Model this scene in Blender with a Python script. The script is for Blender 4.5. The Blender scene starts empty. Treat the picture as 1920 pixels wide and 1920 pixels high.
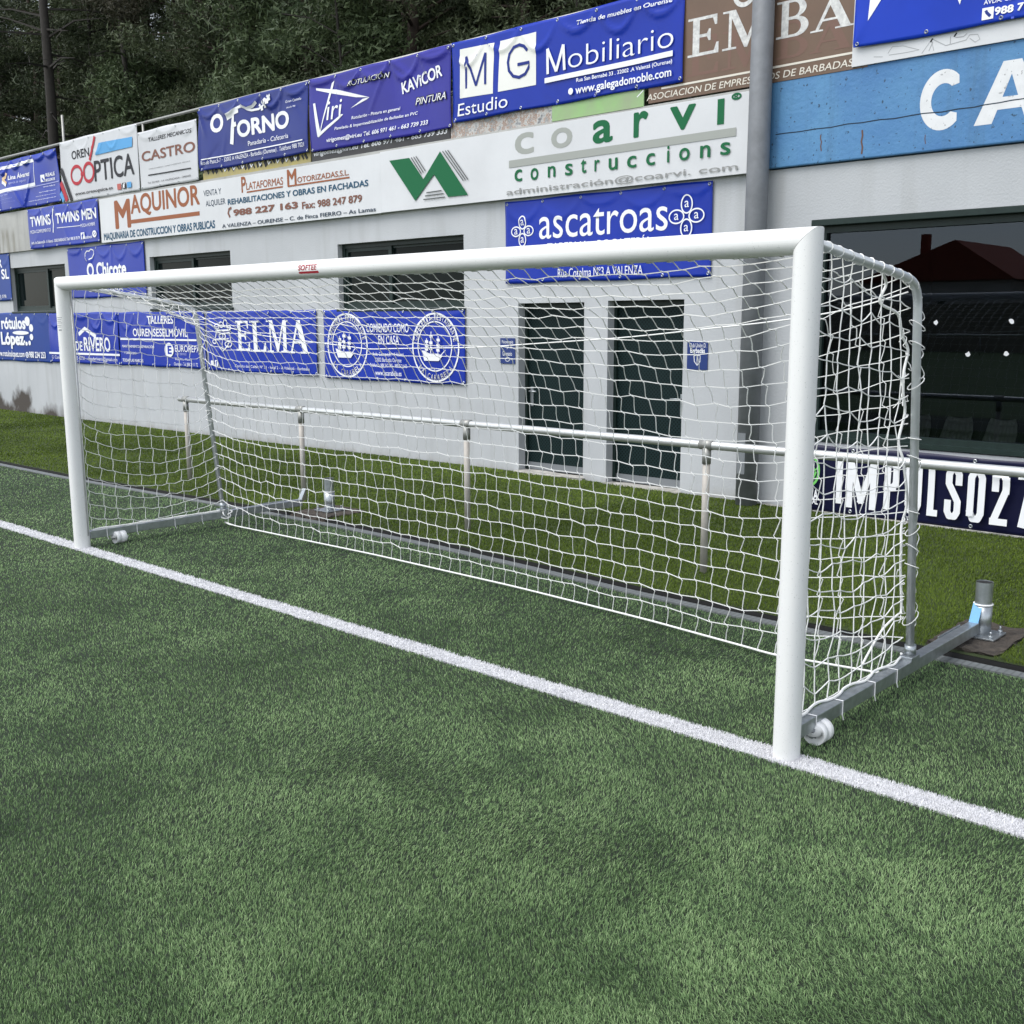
import bpy, bmesh, math, random
import numpy as np
from mathutils import Vector, Matrix
from mathutils.geometry import tessellate_polygon
random.seed(7); RNG = np.random.default_rng(11)
SC = bpy.context.scene; COL = SC.collection
# ------------------------------------------------------------------ camera, light, exposure
cam_d = bpy.data.cameras.new('camera'); cam = bpy.data.objects.new('camera', cam_d); COL.objects.link(cam)
cam_d.sensor_width = 36.0; cam_d.lens = 37.585; cam_d.clip_end = 1000.0; cam_d.clip_start = 0.05
CAM = Vector((5.0258, -3.7614, 1.7487))
_r = Vector((0.73488058, 0.6781871, -0.00357671)); _u = Vector((-0.11658439, 0.13152217, 0.98443385)); _f = Vector((-0.66810075, 0.72302433, -0.17571912))
cam.matrix_world = Matrix(((_r.x, _u.x, -_f.x, CAM.x), (_r.y, _u.y, -_f.y, CAM.y), (_r.z, _u.z, -_f.z, CAM.z), (0, 0, 0, 1)))
SC.camera = cam
SUN_EL, SUN_AZ = math.radians(60), math.radians(200)      # azimuth clockwise from +Y: behind and left of the camera
world = bpy.data.worlds.new('World'); SC.world = world; world.use_nodes = True
_nt = world.node_tree; _bg = _nt.nodes['Background']
_sky = _nt.nodes.new('ShaderNodeTexSky'); _sky.sky_type = 'NISHITA'; _sky.sun_disc = False
_sky.sun_elevation = SUN_EL; _sky.sun_rotation = SUN_AZ; _sky.air_density = 1.0; _sky.dust_density = 0.8; _sky.ozone_density = 0.6
_hs = _nt.nodes.new('ShaderNodeHueSaturation'); _hs.inputs['Saturation'].default_value = 0.34; _nt.links.new(_sky.outputs[0], _hs.inputs['Color']); _nt.links.new(_hs.outputs[0], _bg.inputs[0]); _bg.inputs[1].default_value = 0.105
sun_d = bpy.data.lights.new('sun', 'SUN'); sun = bpy.data.objects.new('sun', sun_d); COL.objects.link(sun)
sun_d.energy = 1.1; sun_d.angle = math.radians(45); sun_d.color = (1.0, 0.97, 0.93)
_d = Vector((math.sin(SUN_AZ) * math.cos(SUN_EL), math.cos(SUN_AZ) * math.cos(SUN_EL), math.sin(SUN_EL)))
sun.rotation_euler = _d.to_track_quat('Z', 'Y').to_euler()
SC.view_settings.view_transform = 'Standard'; SC.view_settings.look = 'None'; SC.view_settings.gamma = 1.0
SC.view_settings.exposure = 1.42
SC.cycles.use_denoising = True; SC.cycles.max_bounces = 8; SC.cycles.transparent_max_bounces = 12

# ------------------------------------------------------------------ helpers
def tag(o, label=None, cat=None, group=None, kind=None):
    if label: o['label'] = label
    if cat: o['category'] = cat
    if group: o['group'] = group
    if kind: o['kind'] = kind
    return o
def thing(name, label, cat, loc=(0, 0, 0), group=None):
    o = bpy.data.objects.new(name, None); COL.objects.link(o); o.location = loc; o.empty_display_size = .2
    return tag(o, label, cat, group)
def link(name, me, mat=None, parent=None):
    o = bpy.data.objects.new(name, me); COL.objects.link(o)
    if mat is not None and not me.materials: me.materials.append(mat)
    if parent is not None:
        o.parent = parent
        l = Vector((0, 0, 0)); p = parent
        while p is not None: l = l + p.location; p = p.parent
        o.location = -l                                   # meshes are written in world coordinates
    return o
class MB:
    """collects faces of ONE mesh"""
    def __init__(s): s.v = []; s.f = []; s.sm = []
    def face(s, pts, smooth=False):
        n = len(s.v); s.v += [tuple(p) for p in pts]; s.f.append(tuple(range(n, n + len(pts)))); s.sm.append(smooth)
    def box(s, x0, x1, y0, y1, z0, z1, bev=0.0):
        if bev <= 0:
            p = [(x, y, z) for x in (x0, x1) for y in (y0, y1) for z in (z0, z1)]
            for q in ((0, 1, 3, 2), (4, 6, 7, 5), (0, 4, 5, 1), (2, 3, 7, 6), (0, 2, 6, 4), (1, 5, 7, 3)): s.face([p[i] for i in q])
        else:
            bm = bmesh.new(); bmesh.ops.create_cube(bm, size=1)
            for v in bm.verts: v.co = Vector(((x0 + x1) / 2 + v.co.x * (x1 - x0), (y0 + y1) / 2 + v.co.y * (y1 - y0), (z0 + z1) / 2 + v.co.z * (z1 - z0)))
            bmesh.ops.bevel(bm, geom=bm.edges[:], offset=bev, segments=2, affect='EDGES', profile=.5)
            s.addbm(bm)
    def addbm(s, bm, smooth=False):
        n = len(s.v); bm.verts.index_update(); s.v += [tuple(v.co) for v in bm.verts]
        for f in bm.faces: s.f.append(tuple(n + v.index for v in f.verts)); s.sm.append(smooth)
        bm.free()
    def tube(s, pts, r, n=10, cap=True, ry=None):
        """swept circle along pts; r number or list"""
        pts = [Vector(p) for p in pts]; m = len(pts); rr = r if isinstance(r, (list, tuple)) else [r] * m
        base = len(s.v); prev = None
        for k in range(m):
            t = (pts[min(k + 1, m - 1)] - pts[max(k - 1, 0)])
            if t.length < 1e-9: t = Vector((0, 0, 1))
            t.normalize()
            if prev is None:
                a = t.orthogonal().normalized()
            else:
                a = prev - t * prev.dot(t)
                if a.length < 1e-6: a = t.orthogonal()
                a.normalize()
            prev = a; b = t.cross(a)
            for j in range(n):
                an = 2 * math.pi * j / n; s.v.append(tuple(pts[k] + (a * math.cos(an) + b * math.sin(an)) * rr[k]))
        for k in range(m - 1):
            for j in range(n):
                j2 = (j + 1) % n; s.f.append((base + k * n + j, base + k * n + j2, base + (k + 1) * n + j2, base + (k + 1) * n + j)); s.sm.append(n > 4)
        if cap:
            s.f.append(tuple(base + j for j in reversed(range(n)))); s.sm.append(False)
            s.f.append(tuple(base + (m - 1) * n + j for j in range(n))); s.sm.append(False)
    def cyl(s, a, b, r, n=24, r2=None): s.tube([a, b], [r, r if r2 is None else r2], n)
    def build(s, name, mat, parent=None):
        me = bpy.data.meshes.new(name); me.from_pydata(s.v, [], s.f); me.polygons.foreach_set('use_smooth', s.sm); me.update()
        return link(name, me, mat, parent)
def np_mesh(name, verts, tris, mat, parent=None, attrs=None, quads=None):
    """fast mesh from numpy: verts (n,3), tris (m,3), quads (k,4)"""
    me = bpy.data.meshes.new(name); nq = 0 if quads is None else len(quads); nt = 0 if tris is None else len(tris)
    me.vertices.add(len(verts)); me.vertices.foreach_set('co', np.asarray(verts, np.float32).ravel())
    loops = np.concatenate(([quads.ravel()] if nq else []) + ([tris.ravel()] if nt else [])).astype(np.int32)
    me.loops.add(len(loops)); me.loops.foreach_set('vertex_index', loops)
    st = np.concatenate([np.arange(nq) * 4, nq * 4 + np.arange(nt) * 3]).astype(np.int32); tot = np.concatenate([np.full(nq, 4), np.full(nt, 3)]).astype(np.int32)
    me.polygons.add(nq + nt); me.polygons.foreach_set('loop_start', st); me.polygons.foreach_set('loop_total', tot)
    for k, a in (attrs or {}).items():
        at = me.attributes.new(k, 'FLOAT', 'POINT'); at.data.foreach_set('value', np.asarray(a, np.float32))
    me.update(calc_edges=True)
    return link(name, me, mat, parent)

# ------------------------------------------------------------------ materials
def mat(name, col, rough=.6, metal=0.0, spec=.5, var=0.0, scale=4.0, bump=0.0, bscale=60.0, coat=0.0, streak=0.0, var2=None, speck=0.0, specksc=180.):
    m = bpy.data.materials.new(name); m.use_nodes = True; nt = m.node_tree; N = nt.nodes; L = nt.links
    b = N['Principled BSDF']; b.inputs['Roughness'].default_value = rough; b.inputs['Metallic'].default_value = metal; b.inputs['Specular IOR Level'].default_value = spec
    b.inputs['Coat Weight'].default_value = coat; b.inputs['Coat Roughness'].default_value = .12
    c4 = (*col, 1); b.inputs['Base Color'].default_value = c4
    geo = N.new('ShaderNodeNewGeometry')
    last = None
    def noise(sc, det=5, vec=None, r=.6):
        n = N.new('ShaderNodeTexNoise'); n.inputs['Scale'].default_value = sc; n.inputs['Detail'].default_value = det; n.inputs['Roughness'].default_value = r
        L.new(vec or geo.outputs['Position'], n.inputs['Vector']); return n.outputs['Fac']
    def mixc(fac, a, bcol, mode='MIX'):
        x = N.new('ShaderNodeMix'); x.data_type = 'RGBA'; x.blend_type = mode
        if isinstance(fac, float): x.inputs[0].default_value = fac
        else: L.new(fac, x.inputs[0])
        for s, q in ((6, a), (7, bcol)):
            if isinstance(q, tuple): x.inputs[s].default_value = q
            else: L.new(q, x.inputs[s])
        return x.outputs[2]
    def ramp(fac, p0, p1):
        x = N.new('ShaderNodeMapRange'); x.inputs['From Min'].default_value = p0; x.inputs['From Max'].default_value = p1; L.new(fac, x.inputs['Value']); return x.outputs['Result']
    out = c4
    if var > 0:
        v2 = var2 or tuple(max(0, c * (1 - var)) for c in col)
        out = mixc(ramp(noise(scale), .35, .7), out, (*v2, 1))
    if streak > 0:
        mp = N.new('ShaderNodeMapping'); mp.inputs['Scale'].default_value = (9, 9, .45); L.new(geo.outputs['Position'], mp.inputs['Vector'])
        out = mixc(ramp(noise(1.0, 6, mp.outputs['Vector']), .5, .85), out, tuple(c * (1 - streak) for c in col) + (1,))
    if speck > 0:
        out = mixc(ramp(noise(specksc, 2), .66, .7), out, tuple(c * (1 - speck) for c in col) + (1,))
    if out is not c4: L.new(out, b.inputs['Base Color'])
    if bump > 0:
        bp = N.new('ShaderNodeBump'); bp.inputs['Strength'].default_value = bump; bp.inputs['Distance'].default_value = .01
        L.new(noise(bscale, 4), bp.inputs['Height']); L.new(bp.outputs['Normal'], b.inputs['Normal'])
    m['_b'] = 1
    return m
def hook(m):
    nt = m.node_tree; b = nt.nodes['Principled BSDF']; return nt, nt.nodes, nt.links, b
M = {}
M['white_paint'] = mat('white_powder_coat', (.76, .76, .75), .38, bump=.02, bscale=30, speck=.28, specksc=150)
M['post_paint'] = mat('weathered_post_paint', (.46, .43, .39), .6, .1, var=.15, scale=20)
M['net'] = mat('net_cord', (.82, .82, .80), .75)
M['galv'] = mat('galvanised_steel', (.46, .49, .51), .38, .85, var=.25, scale=25, bump=.05, bscale=80)
M['galv_dull'] = mat('dull_galvanised_steel', (.36, .36, .34), .5, .55, var=.2, scale=18)
M['rail'] = mat('rail_aluminium', (.62, .63, .62), .33, .55, var=.12, scale=12)
M['alu'] = mat('support_aluminium', (.63, .655, .67), .36, .5, var=.15, scale=15)
M['plastic_white'] = mat('white_nylon', (.84, .84, .84), .35, var=.05, scale=20)
M['bluefilm'] = mat('blue_protective_film', (.13, .36, .62), .35)
M['black'] = mat('black_gap', (.012, .012, .012), .8)
M['boardwhite'] = mat('white_board_enamel', (.62, .63, .645), .45, var=.10, scale=1.3, speck=.15, specksc=90, bump=.02, bscale=6)
M['wood'] = mat('plank_paint', (.30, .15, .05), .6, var=.3, scale=8)
M['framegreen'] = mat('dark_green_frame', (.012, .025, .022), .45, spec=.3, var=.25, scale=14)
M['sill'] = mat('concrete_sill', (.42, .41, .38), .85, var=.45, scale=12, bump=.4, bscale=45)
M['concrete'] = mat('fascia_concrete', (.42, .42, .40), .85, var=.2, scale=2.2, streak=.35, bump=.25, bscale=40)
M['footing'] = mat('footing_concrete', (.075, .062, .05), .95, var=.7, scale=18, bump=1.0, bscale=60)
M['interior'] = mat('room_interior', (.05, .055, .055), .9)
M['seat'] = mat('seat_shell', (.55, .55, .50), .4)
M['pole'] = mat('pole_galvanised', (.21, .22, .235), .55, .2, var=.22, scale=9, streak=.15, bump=.05, bscale=50)
M['polehatch'] = mat('pole_hatch', (.22, .235, .25), .5, .4)
COLS = {'w': (.80, .81, .83), 'w2': (.74, .74, .70), 'w3': (.68, .64, .56), 'p': (.42, .45, .72), 'y': (.70, .50, .28), 'k': (.025, .025, .03), 'r': (.42, .03, .045), 'r2': (.45, .12, .10), 's': (.10, .33, .62),
        'br2': (.20, .09, .065), 'br': (.29, .10, .045), 't': (.025, .085, .15), 't2': (.03, .05, .08), 'g': (.36, .37, .38), 'g2': (.33, .345, .32), 'g3': (.26, .265, .26), 'gr': (.008, .12, .045), 'k3': (.10, .11, .11),
        'b': (.009, .034, .36), 'b2': (.02, .035, .20), 'b3': (.012, .06, .34), 'n': (.015, .03, .20), 'gh': (.180, .108, .085), 'k2': (.015, .03, .05), 'rust': (.12, .07, .05), 'lg': (.16, .52, .12)}
for k, c in COLS.items(): M['ink_' + k] = mat('ink_' + k, c, .55, spec=.22)
M['ink_wt'] = mat('weathered_white_lettering', (.70, .70, .68), .6, var=.5, scale=22, var2=(.40, .40, .40), bump=.1, bscale=70)
def vinyl(name, col, rough=.30, var=.18, var2=None):
    return mat(name, col, rough, spec=.24, var=var, var2=var2, scale=1.1, bump=.10, bscale=5)
M['ink_wc'] = mat('painted_white_capitals', (.70, .71, .72), .6, var=.12, scale=9, speck=.5, specksc=34)
M['blue'] = vinyl('blue_vinyl', (.009, .034, .36)); M['blue_violet'] = vinyl('violet_blue_vinyl', (.034, .032, .29)); M['blue_dull'] = vinyl('dull_blue_vinyl', (.018, .032, .21))
M['blue_azure'] = vinyl('azure_blue_vinyl', (.007, .045, .27), .4); M['blue_bright'] = vinyl('bright_blue_vinyl', (.008, .045, .46), .42); M['navy'] = vinyl('navy_vinyl', (.006, .007, .035), .36)
M['whitevinyl'] = vinyl('white_vinyl', (.56, .57, .59), .45, .12); M['signblue'] = mat('sign_blue', (.008, .030, .16), .4)
M['brown'] = mat('brown_board', (.155, .095, .062), .55, var=.22, scale=1.5, streak=.12, speck=.2)
M['yellow'] = mat('yellow_board', (.42, .35, .10), .6, var=.4, scale=7, var2=(.30, .26, .15), speck=.6, specksc=60)
M['darkboard'] = mat('dark_board', (.035, .033, .035), .5, var=.3, scale=5)
M['greenboard'] = mat('pale_green_board', (.26, .46, .17), .5, var=.35, scale=2.6, var2=(.27, .32, .20))
M['bluebeam'] = mat('blue_painted_concrete', (.085, .235, .43), .62, var=.45, scale=1.4, var2=(.045, .155, .36), streak=.42, speck=.75, specksc=30, bump=.5, bscale=22)
# decayed board: flaking white paint, rust and grey
def decay_mat():
    m = mat('flaking_painted_board', (.5, .5, .5), .75, bump=.6, bscale=30); nt, N, L, b = hook(m)
    g = N.new('ShaderNodeNewGeometry'); n = N.new('ShaderNodeTexNoise'); n.inputs['Scale'].default_value = 7; n.inputs['Detail'].default_value = 8; n.inputs['Roughness'].default_value = .75; L.new(g.outputs['Position'], n.inputs['Vector'])
    r = N.new('ShaderNodeValToRGB'); L.new(n.outputs['Fac'], r.inputs['Fac']); e = r.color_ramp.elements
    e[0].position = .30; e[0].color = (.07, .05, .045, 1); e[1].position = .66; e[1].color = (.60, .60, .58, 1)
    for p, c in ((.40, (.22, .23, .24, 1)), (.47, (.52, .52, .50, 1)), (.535, (.26, .13, .07, 1)), (.55, (.40, .40, .39, 1)), (.60, (.20, .21, .21, 1))):
        q = e.new(p); q.color = c
    L.new(r.outputs['Color'], b.inputs['Base Color']); return m
M['decay'] = decay_mat()
# plaster wall with damp stains at its foot on the left
def wall_mat():
    m = bpy.data.materials.new('grey_painted_plaster'); m.use_nodes = True; nt, N, L, b = hook(m); b.inputs['Roughness'].default_value = .85
    g = N.new('ShaderNodeNewGeometry'); sx = N.new('ShaderNodeSeparateXYZ'); L.new(g.outputs['Position'], sx.inputs[0])
    def noise(sc, det=5, vec=None):
        n = N.new('ShaderNodeTexNoise'); n.inputs['Scale'].default_value = sc; n.inputs['Detail'].default_value = det; L.new(vec or g.outputs['Position'], n.inputs['Vector']); return n.outputs['Fac']
    def mr(v, a, c, d0=0., d1=1.):
        x = N.new('ShaderNodeMapRange'); x.inputs['From Min'].default_value = a; x.inputs['From Max'].default_value = c; x.inputs['To Min'].default_value = d0; x.inputs['To Max'].default_value = d1; L.new(v, x.inputs['Value']); return x.outputs['Result']
    def mth(op, a, c):
        x = N.new('ShaderNodeMath'); x.operation = op
        for i, q in enumerate((a, c)):
            if isinstance(q, (int, float)): x.inputs[i].default_value = q
            else: L.new(q, x.inputs[i])
        return x.outputs[0]
    def mix(f, a, c):
        x = N.new('ShaderNodeMix'); x.data_type = 'RGBA'; L.new(f, x.inputs[0])
        for s, q in ((6, a), (7, c)):
            if isinstance(q, tuple): x.inputs[s].default_value = q
            else: L.new(q, x.inputs[s])
        return x.outputs[2]
    c = mix(mr(noise(.9, 6), .35, .7), (.47, .485, .50, 1), (.40, .415, .43, 1))
    mp = N.new('ShaderNodeMapping'); mp.inputs['Scale'].default_value = (5, 5, .5); L.new(g.outputs['Position'], mp.inputs['Vector'])
    c = mix(mr(noise(1.0, 6, mp.outputs['Vector']), .52, .82, 0, .65), c, (.33, .335, .33, 1))
    low = mth('MULTIPLY', mr(sx.outputs['Z'], .16, .03), mr(noise(9, 5), .4, .65, 0, .55)); c = mix(low, c, (.30, .28, .25, 1))
    mp2 = N.new('ShaderNodeMapping'); mp2.inputs['Scale'].default_value = (1.5, 1, 1.1); L.new(g.outputs['Position'], mp2.inputs['Vector'])
    h = mth('MULTIPLY', mr(noise(1.6, 7, mp2.outputs['Vector']), .36, .72, 0.0, .85), mr(sx.outputs['X'], -13.9, -15.6))
    st = mr(mth('SUBTRACT', h, sx.outputs['Z']), -.10, .26); c = mix(st, c, (.060, .050, .042, 1))
    L.new(c, b.inputs['Base Color'])
    bp = N.new('ShaderNodeBump'); bp.inputs['Strength'].default_value = .35; bp.inputs['Distance'].default_value = .008; L.new(noise(55, 3), bp.inputs['Height']); L.new(bp.outputs['Normal'], b.inputs['Normal'])
    return m
M['wall'] = wall_mat()
def fascia_left():
    m = M['concrete']; nt, N, L, b = hook(m); src = b.inputs['Base Color'].links[0].from_socket
    g = N.new('ShaderNodeNewGeometry'); sx = N.new('ShaderNodeSeparateXYZ'); L.new(g.outputs['Position'], sx.inputs[0])
    mp = N.new('ShaderNodeMapping'); mp.inputs['Scale'].default_value = (6, 6, .7); L.new(g.outputs['Position'], mp.inputs['Vector'])
    n = N.new('ShaderNodeTexNoise'); n.inputs['Scale'].default_value = 1; n.inputs['Detail'].default_value = 6; L.new(mp.outputs['Vector'], n.inputs['Vector'])
    a = N.new('ShaderNodeMapRange'); a.inputs['From Min'].default_value = .42; a.inputs['From Max'].default_value = .62; L.new(n.outputs['Fac'], a.inputs['Value'])
    x = N.new('ShaderNodeMapRange'); x.inputs['From Min'].default_value = -15.6; x.inputs['From Max'].default_value = -16.6; L.new(sx.outputs['X'], x.inputs['Value'])
    z = N.new('ShaderNodeMapRange'); z.inputs['From Min'].default_value = 3.55; z.inputs['From Max'].default_value = 3.38; L.new(sx.outputs['Z'], z.inputs['Value'])
    p = N.new('ShaderNodeMath'); p.operation = 'MULTIPLY'; L.new(a.outputs[0], p.inputs[0]); L.new(x.outputs[0], p.inputs[1])
    p2 = N.new('ShaderNodeMath'); p2.operation = 'MULTIPLY'; L.new(p.outputs[0], p2.inputs[0]); L.new(z.outputs[0], p2.inputs[1])
    k = N.new('ShaderNodeMix'); k.data_type = 'RGBA'; L.new(p2.outputs[0], k.inputs[0]); L.new(src, k.inputs[6]); k.inputs[7].default_value = (.09, .075, .025, 1); L.new(k.outputs[2], b.inputs['Base Color'])
fascia_left()
def glass_mat(name, tint, opaque):
    m = bpy.data.materials.new(name); m.use_nodes = True; nt, N, L, b = hook(m)
    if opaque:
        b.inputs['Base Color'].default_value = (*tint, 1); b.inputs['Roughness'].default_value = .03; b.inputs['IOR'].default_value = 1.5; b.inputs['Specular IOR Level'].default_value = .06
    else:
        out = N['Material Output']; t = N.new('ShaderNodeBsdfTransparent'); t.inputs[0].default_value = (*tint, 1); gl = N.new('ShaderNodeBsdfGlossy'); gl.inputs['Roughness'].default_value = .004; gl.inputs[0].default_value = (.62, .72, .86, 1)
        f = N.new('ShaderNodeFresnel'); f.inputs[0].default_value = 1.55; x = N.new('ShaderNodeMixShader'); L.new(f.outputs[0], x.inputs[0]); L.new(t.outputs[0], x.inputs[1]); L.new(gl.outputs[0], x.inputs[2]); L.new(x.outputs[0], out.inputs[0])
    return m
M['glass'] = glass_mat('dark_window_glass', (.006, .010, .010), True); M['bigglass'] = glass_mat('tinted_window_glass', (.34, .38, .37), False)
def door_mat():
    m = mat('perforated_green_steel', (.016, .036, .036), .5, .0, .12); nt, N, L, b = hook(m)
    g = N.new('ShaderNodeNewGeometry'); mp = N.new('ShaderNodeMapping'); mp.inputs['Rotation'].default_value = (0, math.radians(45), 0); mp.inputs['Scale'].default_value = (34, 34, 34); L.new(g.outputs['Position'], mp.inputs['Vector'])
    sx = N.new('ShaderNodeSeparateXYZ'); L.new(mp.outputs['Vector'], sx.inputs[0])
    o = []
    for ax in ('X', 'Z'):
        f = N.new('ShaderNodeMath'); f.operation = 'FRACT'; L.new(sx.outputs[ax], f.inputs[0]); q = N.new('ShaderNodeMath'); q.operation = 'GREATER_THAN'; q.inputs[1].default_value = .38; L.new(f.outputs[0], q.inputs[0]); o.append(q.outputs[0])
    p = N.new('ShaderNodeMath'); p.operation = 'MULTIPLY'; L.new(o[0], p.inputs[0]); L.new(o[1], p.inputs[1])
    x = N.new('ShaderNodeMix'); x.data_type = 'RGBA'; L.new(p.outputs[0], x.inputs[0]); x.inputs[6].default_value = (.012, .026, .027, 1); x.inputs[7].default_value = (.003, .007, .007, 1); L.new(x.outputs[2], b.inputs['Base Color'])
    return m
M['door'] = door_mat()
def turf_mat(name, c0, c1, c2, trans=.22, rough=.55):
    """blades: colour runs over a per-blade attribute 'tint'; random tone, on the pitch also infill spots and painted nap shading"""
    m = bpy.data.materials.new(name); m.use_nodes = True; nt, N, L, b = hook(m); b.inputs['Roughness'].default_value = rough; b.inputs['Specular IOR Level'].default_value = .10
    a = N.new('ShaderNodeAttribute'); a.attribute_name = 'tint'; r = N.new('ShaderNodeValToRGB'); L.new(a.outputs['Fac'], r.inputs[0]); e = r.color_ramp.elements
    e[0].color = (*c0, 1); e[1].color = (*c2, 1); q = e.new(.5); q.color = (*c1, 1); L.new(r.outputs[0], b.inputs['Base Color'])
    t = N.new('ShaderNodeBsdfTranslucent'); L.new(r.outputs[0], t.inputs[0]); x = N.new('ShaderNodeMixShader'); x.inputs[0].default_value = trans; L.new(b.outputs[0], x.inputs[1]); L.new(t.outputs[0], x.inputs[2]); L.new(x.outputs[0], N['Material Output'].inputs[0])
    return m
M['blade'] = turf_mat('pitch_turf_blades', (.062, .108, .050), (.185, .300, .125), (.35, .48, .235))
M['blade_olive'] = turf_mat('olive_turf_blades', (.060, .092, .014), (.118, .175, .024), (.20, .27, .050))
M['blade_white'] = turf_mat('white_turf_blades', (.55, .55, .58), (.74, .74, .76), (.85, .85, .86), .12)
M['infill'] = mat('turf_backing', (.014, .026, .012), .95, var=.4, scale=3, bump=.5, bscale=90)
M['infill_olive'] = mat('olive_turf_backing', (.034, .055, .010), .95, var=.4, scale=3, bump=.5, bscale=90)
M['far_turf'] = mat('far_turf', (.075, .125, .040), .95, var=.3, scale=.6)
M['soil'] = mat('forest_floor', (.035, .03, .018), .95, var=.5, scale=.7)
M['bark'] = mat('pine_bark', (.050, .034, .026), .9, var=.5, scale=9, bump=.6, bscale=20)
M['bark_dark'] = mat('dark_bark', (.030, .026, .022), .9, var=.4, scale=9)
def leaf_mat(name, c0, c1):
    m = bpy.data.materials.new(name); m.use_nodes = True; nt, N, L, b = hook(m); b.inputs['Roughness'].default_value = .6; b.inputs['Specular IOR Level'].default_value = .25
    a = N.new('ShaderNodeAttribute'); a.attribute_name = 'tint'; x = N.new('ShaderNodeMix'); x.data_type = 'RGBA'; L.new(a.outputs['Fac'], x.inputs[0]); x.inputs[6].default_value = (*c0, 1); x.inputs[7].default_value = (*c1, 1); L.new(x.outputs[2], b.inputs['Base Color'])
    t = N.new('ShaderNodeBsdfTranslucent'); L.new(x.outputs[2], t.inputs[0]); k = N.new('ShaderNodeMixShader'); k.inputs[0].default_value = .15; L.new(b.outputs[0], k.inputs[1]); L.new(t.outputs[0], k.inputs[2]); L.new(k.outputs[0], N['Material Output'].inputs[0])
    return m
M['needle'] = leaf_mat('pine_needles', (.026, .038, .019), (.072, .092, .043)); M['needle_brown'] = leaf_mat('brownish_needles', (.036, .036, .023), (.074, .07, .044)); M['needle_fresh'] = leaf_mat('fresh_needles', (.036, .056, .026), (.085, .118, .052))
M['drain'] = mat('drain_grating', (.19, .205, .205), .6, .3, var=.2, scale=12)
M['opp_wall'] = mat('far_concrete_wall', (.30, .26, .20), .9, var=.2, scale=.8); M['opp_red'] = mat('red_roof_tiles', (.32, .07, .04), .8, var=.2, scale=1.5); M['opp_render'] = mat('cream_render', (.62, .58, .52), .85, var=.1, scale=.5); M['opp_glass'] = mat('far_panes', (.03, .035, .04), .2)
DENS = 42000
# ================================================================== ground and turf
def vnoise(x, y, s, seed):
    """smooth 2-D value noise in 0..1 (numpy)"""
    r = np.random.default_rng(seed); T = r.random((64, 64)); x = np.asarray(x) / s + 17.3; y = np.asarray(y) / s + 9.1
    xi = np.floor(x).astype(int); yi = np.floor(y).astype(int); fx = x - xi; fy = y - yi; fx = fx * fx * (3 - 2 * fx); fy = fy * fy * (3 - 2 * fy)
    g = lambda a, c: T[a % 64, c % 64]
    return (g(xi, yi) * (1 - fx) + g(xi + 1, yi) * fx) * (1 - fy) + (g(xi, yi + 1) * (1 - fx) + g(xi + 1, yi + 1) * fx) * fy
def fbm(x, y, s, seed): return (vnoise(x, y, s, seed) * .55 + vnoise(x, y, s * .47, seed + 1) * .28 + vnoise(x, y, s * .21, seed + 2) * .17)
EDGE_X = [-40, -9, -7, -5, -3.6, -2.3, -.9, .2, 1, 2, 2.7, 3.5, 12]; EDGE_Y = [1.70, 1.72, 1.74, 1.84, 1.93, 1.97, 1.95, 1.88, 1.82, 1.78, 1.78, 1.77, 1.77]
def edge_y(x): return np.interp(x, EDGE_X, EDGE_Y)
def olive_z(x, y): return .028 + .03 * np.clip((np.asarray(y) - 2.2) / 3.0, 0, 1) * np.exp(-((np.asarray(x) + 3.6) / 3.2) ** 2)
g = MB(); g.face([(-160, -190, -.03), (160, -190, -.03), (160, 10.9, -.03), (-160, 10.9, -.03)]); tag(g.build('ground', M['infill']), kind='structure')
g = MB(); xs = np.arange(-40, 12.01, .5)
for a, c in zip(xs[:-1], xs[1:]): g.face([(a, -5.5, 0), (c, -5.5, 0), (c, edge_y(c) - .115, 0), (a, edge_y(a) - .115, 0)])
tag(g.build('pitch_ground', M['infill']), kind='structure')
g = MB(); g.face([(-60, -60, .006), (40, -60, .006), (40, -5.5, .006), (-60, -5.5, .006)]); tag(g.build('pitch_field', M['far_turf']), kind='structure')
g = MB()
for a, c in zip(xs[:-1], xs[1:]): g.face([(a, edge_y(a) - .115, .010), (c, edge_y(c) - .115, .010), (c, edge_y(c) - .035, .010), (a, edge_y(a) - .035, .010)])
for a, c in zip(xs[:-1], xs[1:]): g.face([(a, edge_y(a) - .115, 0), (c, edge_y(c) - .115, 0), (c, edge_y(c) - .115, .010), (a, edge_y(a) - .115, .010)]); g.face([(a, edge_y(a) - .035, .010), (c, edge_y(c) - .035, .010), (c, edge_y(c) - .035, -.02), (a, edge_y(a) - .035, -.02)])
ch = g.build('drain_channel', M['drain']); tag(ch, kind='structure')
nt, N, L, b = hook(M['drain'])          # slots of the grating
gg = N.new('ShaderNodeNewGeometry'); sx = N.new('ShaderNodeSeparateXYZ'); L.new(gg.outputs['Position'], sx.inputs[0]); mm = N.new('ShaderNodeMath'); mm.operation = 'MULTIPLY'; mm.inputs[1].default_value = 1 / .035; L.new(sx.outputs['X'], mm.inputs[0])
fr = N.new('ShaderNodeMath'); fr.operation = 'FRACT'; L.new(mm.outputs[0], fr.inputs[0]); gt = N.new('ShaderNodeMath'); gt.operation = 'GREATER_THAN'; gt.inputs[1].default_value = .72; L.new(fr.outputs[0], gt.inputs[0])
old = b.inputs['Base Color'].links[0].from_socket; xm = N.new('ShaderNodeMix'); xm.data_type = 'RGBA'; L.new(gt.outputs[0], xm.inputs[0]); L.new(old, xm.inputs[6]); xm.inputs[7].default_value = (.13, .14, .14, 1); L.new(xm.outputs[2], b.inputs['Base Color'])
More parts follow.
